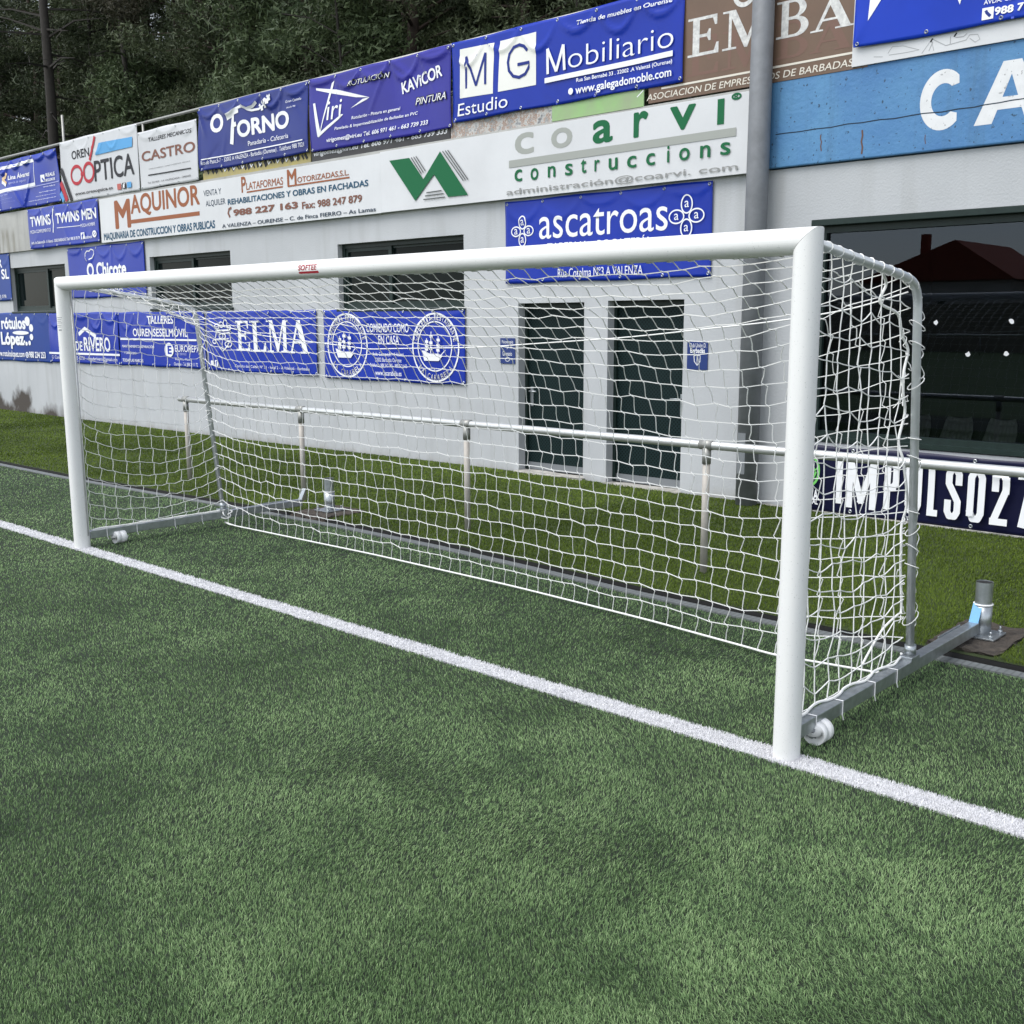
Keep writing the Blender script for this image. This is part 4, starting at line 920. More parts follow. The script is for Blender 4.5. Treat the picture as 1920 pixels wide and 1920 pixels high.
  ('T','MANTENIMIENTO,REPARACIÓN',-12.111,1.333,-11.048,1.393,'w',0.01,0),
  ('T','Y CARROCERÍA',-12.054,1.232,-11.635,1.274,'w',0.01,0),
  ('T','TODAS LAS MARCAS',-12.116,1.104,-11.432,1.155,'w',0.01,0),
  ('R',-10.596,1.319,0.131,0.113,0,'w'),
  ('T','E',-10.639,1.253,-10.52,1.387,'b',0.03,0),
  ('T','EUROREPAR',-10.419,1.294,-9.588,1.397,'w',0.005,0),
  ('T','CAR SERVICE',-10.41,1.243,-10.086,1.278,'p',0,0),
  ('T','Rúa Río Mao,2',-10.419,1.158,-9.93,1.197,'w',0,0),
  ('T','Ourense - Tel. 988 21 11 72',-10.459,1.079,-9.76,1.131,'w',0,0),
 ]),
 ('elma',5.16,(-9.481, 1.031, -6.778, 1.909),[
  ('G','E',-8.703,1.337,-8.356,1.769,'w'),
  ('G','L',-8.336,1.33,-7.949,1.768,'w'),
  ('G','M',-7.914,1.329,-7.42,1.774,'w'),
  ('G','A',-7.417,1.323,-6.936,1.773,'w'),
  ('S',[(-9.205,1.608),(-9.246,1.493),(-9.149,1.396),(-9.06,1.323),(-8.941,1.39),(-8.844,1.497),(-8.863,1.602),(-9.028,1.577),(-9.205,1.608)],0.02,'w'),
  ('R',-9.183,1.686,0.064,0.045,0.018,'w'),
  ('R',-9.067,1.714,0.057,0.048,0.018,'w'),
  ('R',-8.962,1.734,0.057,0.06,0.018,'w'),
  ('R',-8.867,1.67,0.058,0.036,0.018,'w'),
  ('R',-9.046,1.543,0.094,0.049,0.018,'w'),
  ('R',-8.894,1.431,0.093,0.05,0.018,'w'),
  ('R',-9.256,1.465,0.057,0.037,0.018,'w'),
  ('S',[(-9.218,1.625),(-8.831,1.634)],0.025,'w'),
  ('S',[(-9.028,1.577),(-9.06,1.331)],0.012,'w'),
  ('S',[(-9.2,1.502),(-8.871,1.513)],0.012,'w'),
  ('P',[(-9.374,1.11),(-9.303,1.11),(-9.303,1.182),(-9.374,1.182)],'w'),
  ('P',[(-9.262,1.101),(-9.178,1.101),(-9.178,1.189),(-9.262,1.189)],'w'),
  ('T','f',-9.243,1.105,-9.2,1.177,'b',0.02,0),
  ('T','Camiño das Caldas Nº 31 - local 2 - A Valenzá - Barbadás',-8.733,1.097,-6.93,1.137,'w',0,0),
 ]),
 ('carab',5.16,(-6.617, 1.007, -3.95, 1.901),[
  ('R',-6.131,1.445,0.413,0.414,0.022,'w'),
  ('R',-6.133,1.46,0.304,0.296,0.015,'w'),
  ('A','CAFETERÍA·RESTAURANTE',-6.131,1.445,0.358,0.355,168,12,0.068,'w'),
  ('A','LA CARABELA',-6.131,1.445,0.358,0.355,-142,-38,0.068,'w'),
  ('R',-4.45,1.441,0.41,0.414,0.022,'w'),
  ('R',-4.46,1.454,0.301,0.301,0.015,'w'),
  ('A','CAFETERÍA·RESTAURANTE',-4.45,1.441,0.356,0.358,168,12,0.068,'w'),
  ('A','LA CARABELA',-4.45,1.441,0.356,0.358,-142,-38,0.068,'w'),
  ('P',[(-6.367,1.404),(-6.31,1.392),(-6.222,1.363),(-6.061,1.366),(-5.99,1.349),(-6.049,1.286),(-6.315,1.286)],'w'),
  ('P',[(-4.68,1.404),(-4.618,1.396),(-4.55,1.369),(-4.386,1.367),(-4.32,1.345),(-4.388,1.282),(-4.642,1.281)],'w'),
  ('S',[(-6.278,1.385),(-6.269,1.567)],0.012,'w'),
  ('P',[(-6.302,1.539),(-6.237,1.54),(-6.233,1.501),(-6.298,1.505)],'w'),
  ('P',[(-6.305,1.485),(-6.24,1.485),(-6.236,1.447),(-6.3,1.45)],'w'),
  ('P',[(-6.308,1.435),(-6.243,1.436),(-6.238,1.398),(-6.303,1.401)],'w'),
  ('S',[(-6.186,1.371),(-6.174,1.622)],0.012,'w'),
  ('P',[(-6.208,1.585),(-6.143,1.585),(-6.139,1.547),(-6.203,1.55)],'w'),
  ('P',[(-6.211,1.509),(-6.147,1.51),(-6.142,1.472),(-6.207,1.475)],'w'),
  ('P',[(-6.215,1.441),(-6.15,1.442),(-6.146,1.404),(-6.21,1.407)],'w'),
  ('S',[(-6.068,1.373),(-6.058,1.593)],0.012,'w'),
  ('P',[(-6.092,1.56),(-6.028,1.56),(-6.023,1.522),(-6.087,1.526)],'w'),
  ('P',[(-6.095,1.494),(-6.031,1.494),(-6.026,1.457),(-6.09,1.46)],'w'),
  ('P',[(-6.098,1.434),(-6.034,1.435),(-6.029,1.397),(-6.093,1.4)],'w'),
  ('S',[(-4.588,1.392),(-4.584,1.55)],0.012,'w'),
  ('P',[(-4.612,1.526),(-4.557,1.526),(-4.552,1.491),(-4.607,1.494)],'w'),
  ('P',[(-4.613,1.478),(-4.558,1.479),(-4.553,1.444),(-4.608,1.447)],'w'),
  ('P',[(-4.614,1.436),(-4.559,1.436),(-4.555,1.401),(-4.61,1.404)],'w'),
  ('S',[(-4.509,1.373),(-4.502,1.629)],0.012,'w'),
  ('P',[(-4.531,1.59),(-4.476,1.591),(-4.471,1.556),(-4.526,1.559)],'w'),
  ('P',[(-4.533,1.513),(-4.478,1.514),(-4.473,1.479),(-4.528,1.482)],'w'),
  ('P',[(-4.534,1.444),(-4.48,1.445),(-4.475,1.41),(-4.53,1.413)],'w'),
  ('S',[(-4.38,1.367),(-4.375,1.579)],0.012,'w'),
  ('P',[(-4.403,1.547),(-4.349,1.547),(-4.344,1.513),(-4.398,1.516)],'w'),
  ('P',[(-4.404,1.484),(-4.35,1.484),(-4.346,1.449),(-4.399,1.452)],'w'),
  ('P',[(-4.405,1.426),(-4.351,1.427),(-4.347,1.392),(-4.401,1.395)],'w'),
  ('S',[(-5.998,1.347),(-5.915,1.425)],0.012,'w'),
  ('S',[(-4.333,1.345),(-4.245,1.416)],0.012,'w'),
  ('T','COMIENDO COMO',-5.692,1.617,-4.886,1.726,'w',0.01,0),
  ('T','EN CASA',-5.467,1.468,-5.068,1.579,'w',0.01,0),
  ('T','Avda. Celanova,85 - A Valenzá',-5.587,1.317,-4.985,1.371,'w',0,0),
  ('T','32002 Barbadás Ourense',-5.536,1.251,-5.031,1.301,'w',0,0),
  ('T','Teléfonos: 988 262 585 - 988 313 642',-5.638,1.185,-4.932,1.229,'w',0,0),
  ('T','www.lacarabela.es',-5.535,1.08,-5.036,1.144,'w',0.01,0),
 ]),
 ('sgnl',5.17,(-3.4, 1.275, -3.173, 1.561),[
  ('T','Fisioterapia',-3.372,1.491,-3.2,1.537,'w',0,0),
  ('T','y',-3.3,1.44,-3.269,1.468,'w',0,0),
  ('T','Gimnasio',-3.363,1.364,-3.218,1.413,'w',0,0),
  ('R',-3.288,1.323,0.034,0.024,0.006,'w'),
 ]),
 ('sgnr',5.17,(-0.887, 1.276, -0.651, 1.553),[
  ('T','Club Unión D.',-0.862,1.491,-0.67,1.533,'w',0,0),
  ('T','Barbadás',-0.849,1.437,-0.683,1.486,'w',0.02,0),
  ('S',[(-0.806,1.415),(-0.734,1.413),(-0.736,1.352),(-0.767,1.319),(-0.799,1.355),(-0.806,1.415)],0.008,'w'),
  ('S',[(-0.77,1.412),(-0.767,1.324)],0.006,'w'),
 ]),
 ('impulso',5.15,(0.332, 0.044, 3.012, 0.643),[
  ('S',[(0.774,0.134),(0.774,0.545)],0.055,'w'),
  ('S',[(0.874,0.11),(0.874,0.559)],0.055,'w'),
  ('S',[(0.866,0.558),(0.988,0.158)],0.055,'w'),
  ('S',[(0.972,0.158),(1.095,0.558)],0.055,'w'),
  ('S',[(1.087,0.559),(1.087,0.11)],0.055,'w'),
  ('S',[(1.213,0.132),(1.213,0.564)],0.055,'w'),
  ('S',[(1.185,0.536),(1.294,0.536)],0.055,'w'),
  ('R',1.266,0.536,0.0275,0.0275,0,'w'),
  ('S',[(1.266,0.536),(1.289,0.499)],0.055,'w'),
  ('R',1.289,0.499,0.0275,0.0275,0,'w'),
  ('S',[(1.289,0.526),(1.289,0.338)],0.055,'w'),
  ('R',1.289,0.366,0.0275,0.0275,0,'w'),
  ('S',[(1.289,0.366),(1.266,0.329)],0.055,'w'),
  ('R',1.266,0.329,0.0275,0.0275,0,'w'),
  ('S',[(1.294,0.329),(1.185,0.329)],0.055,'w'),
  ('S',[(1.403,0.559),(1.403,0.204)],0.055,'w'),
  ('R',1.403,0.204,0.0275,0.0275,0,'w'),
  ('S',[(1.403,0.204),(1.425,0.146)],0.055,'w'),
  ('R',1.425,0.146,0.0275,0.0275,0,'w'),
  ('S',[(1.425,0.146),(1.47,0.146)],0.055,'w'),
  ('R',1.47,0.146,0.0275,0.0275,0,'w'),
  ('S',[(1.47,0.146),(1.492,0.204)],0.055,'w'),
  ('R',1.492,0.204,0.0275,0.0275,0,'w'),
  ('S',[(1.492,0.204),(1.492,0.559)],0.055,'w'),
  ('S',[(1.599,0.559),(1.599,0.123)],0.055,'w'),
  ('R',1.599,0.151,0.0275,0.0275,0,'w'),
  ('S',[(1.571,0.151),(1.661,0.151)],0.055,'w'),
  ('S',[(1.827,0.404),(1.827,0.494)],0.055,'w'),
  ('R',1.827,0.494,0.0275,0.0275,0,'w'),
  ('S',[(1.827,0.494),(1.808,0.533)],0.055,'w'),
  ('R',1.808,0.533,0.0275,0.0275,0,'w'),
  ('S',[(1.808,0.533),(1.768,0.533)],0.055,'w'),
  ('R',1.768,0.533,0.0275,0.0275,0,'w'),
  ('S',[(1.768,0.533),(1.749,0.494)],0.055,'w'),
  ('R',1.749,0.494,0.0275,0.0275,0,'w'),
  ('S',[(1.749,0.494),(1.749,0.416)],0.055,'w'),
  ('R',1.749,0.416,0.0275,0.0275,0,'w'),
  ('S',[(1.749,0.416),(1.827,0.269)],0.055,'w'),
  ('R',1.827,0.269,0.0275,0.0275,0,'w'),
  ('S',[(1.827,0.269),(1.827,0.183)],0.055,'w'),
  ('R',1.827,0.183,0.0275,0.0275,0,'w'),
  ('S',[(1.827,0.183),(1.808,0.145)],0.055,'w'),
  ('R',1.808,0.145,0.0275,0.0275,0,'w'),
  ('S',[(1.808,0.145),(1.768,0.145)],0.055,'w'),
  ('R',1.768,0.145,0.0275,0.0275,0,'w'),
  ('S',[(1.768,0.145),(1.749,0.183)],0.055,'w'),
  ('R',1.749,0.183,0.0275,0.0275,0,'w'),
  ('S',[(1.749,0.183),(1.749,0.281)],0.055,'w'),
  ('S',[(1.927,0.218),(1.958,0.146)],0.055,'w'),
  ('R',1.958,0.146,0.0275,0.0275,0,'w'),
  ('S',[(1.958,0.146),(2.0,0.146)],0.055,'w'),
  ('R',2.0,0.146,0.0275,0.0275,0,'w'),
  ('S',[(2.0,0.146),(2.021,0.193)],0.055,'w'),
  ('R',2.021,0.193,0.0275,0.0275,0,'w'),
  ('S',[(2.021,0.193),(2.021,0.487)],0.055,'w'),
  ('R',2.021,0.487,0.0275,0.0275,0,'w'),
  ('S',[(2.021,0.487),(2.0,0.534)],0.055,'w'),
  ('R',2.0,0.534,0.0275,0.0275,0,'w'),
  ('S',[(2.0,0.534),(1.958,0.534)],0.055,'w'),
  ('R',1.958,0.534,0.0275,0.0275,0,'w'),
  ('S',[(1.958,0.534),(1.938,0.487)],0.055,'w'),
  ('R',1.938,0.487,0.0275,0.0275,0,'w'),
  ('S',[(1.938,0.487),(1.938,0.166)],0.055,'w'),
  ('R',1.938,0.193,0.0275,0.0275,0,'w'),
  ('S',[(2.129,0.39),(2.129,0.522)],0.055,'w'),
  ('R',2.129,0.495,0.0275,0.0275,0,'w'),
  ('S',[(2.129,0.495),(2.15,0.534)],0.055,'w'),
  ('R',2.15,0.534,0.0275,0.0275,0,'w'),
  ('S',[(2.123,0.534),(2.22,0.534)],0.055,'w'),
  ('R',2.192,0.534,0.0275,0.0275,0,'w'),
  ('S',[(2.192,0.534),(2.213,0.487)],0.055,'w'),
  ('R',2.213,0.487,0.0275,0.0275,0,'w'),
  ('S',[(2.213,0.514),(2.213,0.376)],0.055,'w'),
  ('R',2.213,0.403,0.0275,0.0275,0,'w'),
  ('S',[(2.213,0.403),(2.129,0.149)],0.055,'w'),
  ('R',2.129,0.149,0.0275,0.0275,0,'w'),
  ('S',[(2.102,0.149),(2.24,0.149)],0.055,'w'),
  ('S',[(2.302,0.535),(2.431,0.535)],0.055,'w'),
  ('R',2.404,0.535,0.0275,0.0275,0,'w'),
  ('S',[(2.404,0.535),(2.348,0.126)],0.055,'w'),
  ('R',0.522,0.414,0.1,0.141,0.022,'lg'),
  ('S',[(0.458,0.353),(0.507,0.305),(0.546,0.478),(0.573,0.423),(0.603,0.448)],0.02,'lg'),
  ('S',[(0.542,0.309),(0.586,0.412)],0.02,'lg'),
  ('T','OBRA',0.455,0.153,0.613,0.252,'w',0.03,0),
  ('T','SOCIAL',0.457,0.115,0.617,0.17,'w',0.02,0),
 ]),
]
for _b in BANNERS: make_banner(*_b)
# ================================================================== spectator rail in front of the wall
FX = thing('spectator_railing', 'waist high metal tube railing on posts, standing between the goal and the building', 'railing', (0, 2.43, 0))
m = MB(); m.tube([(-5.67, 2.43, .92), (-3, 2.43, .919), (0, 2.43, .918), (7.9, 2.43, .92)], .029, 20); m.build('rail', M['rail'], FX)
for px in (-5.55, -3.46, -1.2, 1.105, 3.42, 5.7, 7.8):
    gz = float(olive_z(px, 2.43)) - .03
    m = MB(); m.tube([(px, 2.43, gz), (px, 2.43, .895)], .0255, 16); p = m.build('post', M['post_paint'], FX)
    m = MB(); m.tube([(px, 2.43, .79), (px, 2.43, .90)], .0305, 16); m.tube([(px - (.05 if px > -5.5 else .035), 2.43, .92), (px + .05, 2.43, .92)], .0345, 16); m.build('fitting', M['galv_dull'], p)

# ================================================================== the goal
HW, ZC = 3.06, 2.04
GO = thing('football_goal', 'white seven a side football goal with net, on galvanised ground bars with rollers', 'goal', (0, 0, 0))
def oval(n=40): return [(math.cos(2 * math.pi * j / n), math.sin(2 * math.pi * j / n)) for j in range(n)]
def superov(a, b, p=2.3): return [(math.copysign(abs(c) ** (2 / p), c) * a, math.copysign(abs(s) ** (2 / p), s) * b) for c, s in oval(48)]
PRO = superov(.05, .06)                                   # in-plane half width, depth half width
m = MB(); n = len(PRO)
A_ = [(-HW - w_ + .0006, d_, ZC + w_) for w_, d_ in PRO]; B_ = [(HW + w_ - .0006, d_, ZC + w_) for w_, d_ in PRO]
for j in range(n): k = (j + 1) % n; m.face([A_[j], B_[j], B_[k], A_[k]], True)
m.face(A_[::-1]); m.face(B_); CB = m.build('crossbar', M['white_paint'], GO)
for s in (-1, 1):
    m = MB(); A_ = [(s * (HW + w_), d_, -.012) for w_, d_ in PRO]; B_ = [(s * (HW + w_), d_, ZC + w_ - .0012) for w_, d_ in PRO]
    for j in range(n): k = (j + 1) % n; m.face([A_[j], A_[k], B_[k], B_[j]] if s > 0 else [A_[j], B_[j], B_[k], A_[k]], True)
    m.face(A_); m.face(B_); PO = m.build('post', M['white_paint'], GO)
    m = MB(); m.tube([(s * (HW - .0485), .03, z_) for z_ in np.linspace(.1, 1.98, 3)], .006, 8); m.build('net_groove', M['rail'], PO)
    if s < 0:                                             # small printed sticker on the far post
        def on_post(u, z_): return (s * HW + .05 * math.sin(u) , -.0612 * max(.0, math.cos(u)) ** .8, z_)
        m = MB()
        for k, z_ in enumerate((1.785, 1.772, 1.758, 1.745, 1.728, 1.715)):
            u0, u1 = -.1 + .06 * (k % 2), .85 - .08 * (k % 3); us = np.linspace(u0, u1, 7)
            for a, c in zip(us[:-1], us[1:]): m.face([on_post(a, z_), on_post(c, z_), on_post(c, z_ + .005), on_post(a, z_ + .005)])
        us = np.linspace(.15, .7, 6)
        for a, c in zip(us[:-1], us[1:]): m.face([on_post(a, 1.688), on_post(c, 1.688), on_post(c, 1.70), on_post(a, 1.70)])
        m.build('sticker', M['ink_g'], PO)
# red maker's mark on the crossbar
for txt, x0, x1, z0, z1, colk in (('SOFTEE', -.021, .147, 2.032, 2.062, 'r'), ('EQUIPMENT', -.018, .160, 2.014, 2.026, 'r2')):
    if txt == 'EQUIPMENT':
        v, t = poly_tris([[(x0, z0), (x1, z0), (x1, z1), (x0, z1)]])
    else: v, t = text_tris(txt, .02, .12); v = v * [x1 - x0, z1 - z0] + [x0, z0]
    yy = -.06 * np.sqrt(np.clip(1 - (np.abs(v[:, 1] - ZC) / .05) ** 2.3, 0, 1)) ** 1.0 - .0015
    a, b_, c = v[t[:, 0]], v[t[:, 1]], v[t[:, 2]]; cr = (b_[:, 0] - a[:, 0]) * (c[:, 1] - a[:, 1]) - (b_[:, 1] - a[:, 1]) * (c[:, 0] - a[:, 0]); t = np.where((cr < 0)[:, None], t[:, ::-1], t)
    np_mesh('lettering' if txt == 'SOFTEE' else 'red_stripe', np.stack([v[:, 0], yy, v[:, 1]], 1), t, M['ink_r'], CB)
SIDE = {1: [(.055, 2.035), (.80, 1.945), (.93, 1.925), (1.00, 1.895), (1.035, 1.84), (1.045, 1.78), (1.205, .13)], -1: [(.055, 2.03), (.90, 1.905), (1.02, 1.88), (1.08, 1.85), (1.11, 1.80), (1.12, 1.74), (1.275, .13)]}
def smooth_path(pts, k=6):
    pts = [Vector(p) for p in pts]; out = []
    for i in range(len(pts) - 1):
        p0, p1, p2, p3 = pts[max(i - 1, 0)], pts[i], pts[i + 1], pts[min(i + 2, len(pts) - 1)]
        for j in range(k):
            t = j / k; out.append(.5 * ((2 * p1) + (-p0 + p2) * t + (2 * p0 - 5 * p1 + 4 * p2 - p3) * t * t + (-p0 + 3 * p1 - 3 * p2 + p3) * t ** 3))
    return out + [pts[-1]]
def side_at(s, t):
    """point on the support tube, t=0..1 over roof bar, 1..2 down the back"""
    P = SIDE[s]; R_, B2 = P[:4], P[3:]
    def along(Q, u):
        L_ = [0]
        for a, c in zip(Q[:-1], Q[1:]): L_.append(L_[-1] + math.dist(a, c))
        u *= L_[-1]; i = max(j for j in range(len(L_)) if L_[j] <= u + 1e-9); i = min(i, len(Q) - 2); w_ = (u - L_[i]) / (L_[i + 1] - L_[i]); return (Q[i][0] + (Q[i + 1][0] - Q[i][0]) * w_, Q[i][1] + (Q[i + 1][1] - Q[i][1]) * w_)
    return along(R_, t) if t <= 1 else along(B2, t - 1)
for s in (1, -1):
    m = MB(); P = SIDE[s]; path = [Vector((s * HW, *P[0])), Vector((s * HW, *P[1]))] + smooth_path([(s * HW, *p) for p in P[1:6]], 4)[1:] + [Vector((s * HW, *P[6]))]
    m.tube(path, .0195, 18); su = m.build('net_support', M['alu'], GO)
    m = MB(); yb = P[6][0]; m.box(s * HW - .032, s * HW + .032, yb - .05, yb + .045, .128, .150, .003); m.tube([(s * HW, yb + .004, .15), (s * HW, yb, .20)], .027, 14); m.build('socket', M['galv'], su)
    yE = 2.06 if s > 0 else 2.10
    m = MB(); m.box(s * HW - .028, s * HW + .028, .058, yE, .068, .130, .004); bar = m.build('ground_bar', M['galv'], GO)
    m = MB(); x0 = s * HW
    bm = bmesh.new(); bmesh.ops.create_cube(bm, size=1)
    for v in bm.verts: v.co = Vector((v.co.x * .05, v.co.y * .004, v.co.z * .135))
    bmesh.ops.rotate(bm, verts=bm.verts, cent=(0, 0, 0), matrix=Matrix.Rotation(math.radians(-28), 3, 'X')); bmesh.ops.translate(bm, verts=bm.verts, vec=(x0, yE + .012, .165)); m.addbm(bm); bk = m.build('hook_plate', M['bluefilm'] if s > 0 else M['galv'], bar)
    m = MB(); m.box(x0 - .034, x0 - .029, yE - .42, yE - .12, .080, .137, .001); m.build('stiffener', M['galv'], bar)
    # transport roller: two white wheels on an axle along the bar, in a bent fork
    yr = .235 if s > 0 else .30; zr = .049; m = MB()
    fk = m
    for dy in (-.051, .051):
        fk.tube([(x0 + .020, yr + dy, .075), (x0 + .026, yr + dy * 1.02, zr)], .013, 10)
        fk.box(x0 - .012, x0 + .036, yr + dy - .0025, yr + dy + .0025, zr - .012, .075)
    fk.build('fork', M['pole'], bar)
    rol = MB(); prof = [(-.044, .030), (-.044, .048), (-.042, .050), (-.005, .050), (-.003, .046), (.003, .046), (.005, .050), (.042, .050), (.044, .048), (.044, .030)]
    rol.tube([(x0 + .020, yr + a, zr) for a, _ in prof], [b_ for _, b_ in prof], 36); wheel = rol.build('wheel', M['plastic_white'], GO)
    m = MB(); m.cyl((x0 + .020, yr - .068, zr), (x0 + .020, yr + .068, zr), .0085, 10); m.cyl((x0 + .020, yr - .064, zr), (x0 + .020, yr - .054, zr), .015, 6); m.build('axle_bolt', M['galv'], wheel)

# ------------------------------------------------------------------ the net: relaxed as a hanging mesh of cords
def relax(P, fixed, ru, rv, steps=170, it=14, zmin=.02, g=9.8, dt=.02):
    P = P.copy(); Q = P.copy(); wI = np.where(fixed, 0.0, 1.0); ni, nj = P.shape[:2]
    def con(sl_a, sl_b, rest):
        a, b_ = P[sl_a], P[sl_b]; d = b_ - a; l = np.linalg.norm(d, axis=-1) + 1e-9; wa, wb = wI[sl_a], wI[sl_b]; ws = wa + wb; r = rest
        k = np.where((l > r) & (ws > 0), (l - r) / l / np.maximum(ws, 1e-9), 0)[..., None] * d; P[sl_a] += k * wa[..., None]; P[sl_b] -= k * wb[..., None]
    S = slice
    for st in range(steps):
        v = (P - Q) * .96; Q = P.copy(); P = P + (v + np.array([0, 0, -g * dt * dt])) * wI[..., None]
        for _ in range(it):
            for o in (0, 1):
                e = (ni - o) // 2 * 2
                con((S(o, o + e, 2), S(None)), (S(o + 1, o + e, 2), S(None)), ru) if e >= 2 else None
                e = (nj - o) // 2 * 2
                con((S(None), S(o, o + e, 2)), (S(None), S(o + 1, o + e, 2)), rv if np.isscalar(rv) else rv[:, o:o + e:2]) if e >= 2 else None
            P[..., 2] = np.where(fixed, P[..., 2], np.maximum(P[..., 2], zmin))
    return P
CORD = .0028
def cords(name, P, parent, kink=.021, sway=.003, skip=(), r=CORD, wav=.0):
    """rows (along i) run taut from knot to knot; columns (along j) step sideways at every knot"""
    m = MB(); ni, nj = P.shape[:2]
    for j in range(nj):
        if ('j', j) in skip: continue
        pts = [];
        for i in range(ni):
            p = Vector(P[i, j]); pts.append(p)
            if i < ni - 1: q = Vector(P[i + 1, j]); mid = (p + q) / 2; mid.z -= wav * random.uniform(.2, 1.3); pts.append(mid)
        m.tube(pts, r, 4, False)
    for i in range(ni):
        if ('i', i) in skip: continue
        pts = []
        for j in range(nj):
            p = Vector(P[i, j]); iu = Vector(P[min(i + 1, ni - 1), j]) - Vector(P[max(i - 1, 0), j]); iu = iu.normalized() if iu.length > 1e-6 else Vector((0, 0, 0)); k = kink * random.uniform(.5, 1.4)
            if 0 < j: pts.append(p - iu * k * .5 + (Vector(P[i, j - 1]) - p) * .10)
            pts.append(p) if j in (0, nj - 1) else None
            if j < nj - 1:
                q = Vector(P[i, j + 1]); pts.append(p + iu * k * .5 + (q - p) * .10); pts.append((p + q) / 2 + iu * random.uniform(-1, 1) * sway)
        m.tube(pts, r, 4, False)
    return m.build(name, M['net'], parent)
NI, NR, NB = 58, 7, 17
RX = [-3.03, -2.6, -2.0, -.7, .36, 1.5, 2.4, 2.62, 2.9, 3.03]; RZ = [1.865, 1.735, 1.65, 1.565, 1.59, 1.66, 1.745, 1.775, 1.825, 1.87]
BX = [-3.03, -2.9, -1.05, .4, 1.5, 2.4, 3.03]; BY = [1.27, 1.235, 1.285, 1.265, 1.20, 1.10, 1.20]
P = np.zeros((NI + 1, NR + NB + 1, 3)); fx = np.zeros((NI + 1, NR + NB + 1), bool)
for i in range(NI + 1):
    x = -3.03 + 6.06 * i / NI; s = -1 if i == 0 else 1
    A0 = np.array([x, .052, 1.993]); yr = np.interp(x, [-3.03, -2.4, 0, 2.4, 3.03], [1.07, 1.05, 1.02, 1.02, 1.0]); A1 = np.array([x, yr, np.interp(x, RX, RZ)]); A2 = np.array([x, np.interp(x, BX, BY), .03])
    for j in range(NR + NB + 1):
        P[i, j] = A0 + (A1 - A0) * j / NR if j <= NR else A1 + (A2 - A1) * (j - NR) / NB
        if i in (0, NI):
            t = j / NR if j <= NR else 1 + (j - NR) / NB; yy, zz = side_at(s, min(t, 1.98)); P[i, j] = (s * 3.032, yy - .01 * (j > NR), zz - .012 * (j < NR)); fx[i, j] = True
            if j == NR + NB: P[i, j] = A2
    fx[i, :NR + 1] = True; fx[i, -1] = True
    if 0 < i < NI:
        for j in range(1, NR): P[i, j] += (random.gauss(0, .004), random.gauss(0, .005), random.gauss(0, .004) - .022 * math.sin(math.pi * j / NR) * (1 - (abs(i / NI - .5) * 2) ** 4))
P[:, 1:-1] += RNG.normal(0, .004, P[:, 1:-1].shape) * (~fx[:, 1:-1])[..., None]
def profile(x):
    """smooth drape from the crossbar back and down to the ground rope"""
    yb = float(np.interp(x, BX, BY)); k = yb / 1.25
    q = smooth_path([(0, .052, 1.993), (0, .34 * k, 1.865), (0, .62 * k, 1.72), (0, .84 * k, 1.56), (0, .99 * k, 1.36), (0, 1.10 * k, 1.10), (0, 1.17 * k, .78), (0, 1.22 * k, .40), (0, yb, .03)], 8)
    q = np.array([(p.y, p.z) for p in q]); L_ = np.concatenate([[0], np.cumsum(np.linalg.norm(np.diff(q, axis=0), axis=1))]); u = np.linspace(0, L_[-1], NR + NB + 1)
    return np.interp(u, L_, q[:, 0]), np.interp(u, L_, q[:, 1])
for i in range(1, NI):
    x = -3.03 + 6.06 * i / NI; py, pz = profile(x); s = 1 if x > 0 else -1; w_ = min(1, max(0, (abs(x) - 1.9) / 1.13)) ** 2.2; e = NI if s > 0 else 0
    for j in range(1, NR + NB):
        P[i, j] = (x + random.gauss(0, .005), py[j] * (1 - w_) + P[e, j, 1] * w_ + random.gauss(0, .006), pz[j] * (1 - w_) + P[e, j, 2] * w_ + random.gauss(0, .005)); fx[i, j] = True
RV = np.zeros((NI + 1, NR + NB))
for i in range(NI + 1): RV[i, :NR] = np.linalg.norm(P[i, NR] - P[i, 0]) / NR * 1.0; RV[i, NR:] = np.linalg.norm(P[i, -1] - P[i, NR]) / NB * 1.05
NET = cords('net', P, GO, skip=(('i', 0), ('i', NI)))
def rope(pts, r, jit=0.0, n=7, k=5):
    pts = [Vector(p) + Vector((random.gauss(0, jit), random.gauss(0, jit), random.gauss(0, jit))) for p in pts]; m = MB(); m.tube(smooth_path(pts, k), r, n); return m
rope([(x_, 1.0, float(np.interp(x_, RX, RZ))) for x_ in np.linspace(-3.03, 3.03, 27)], .0036).build('rope', M['net'], NET)
rope([P[i, -1] + np.array([0, 0, .002]) for i in range(0, NI + 1, 2)], .0062).build('rope', M['net'], NET)
rope([P[i, 0] + np.array([0, .002, .002]) for i in range(0, NI + 1, 2)], .0042).build('rope', M['net'], NET)
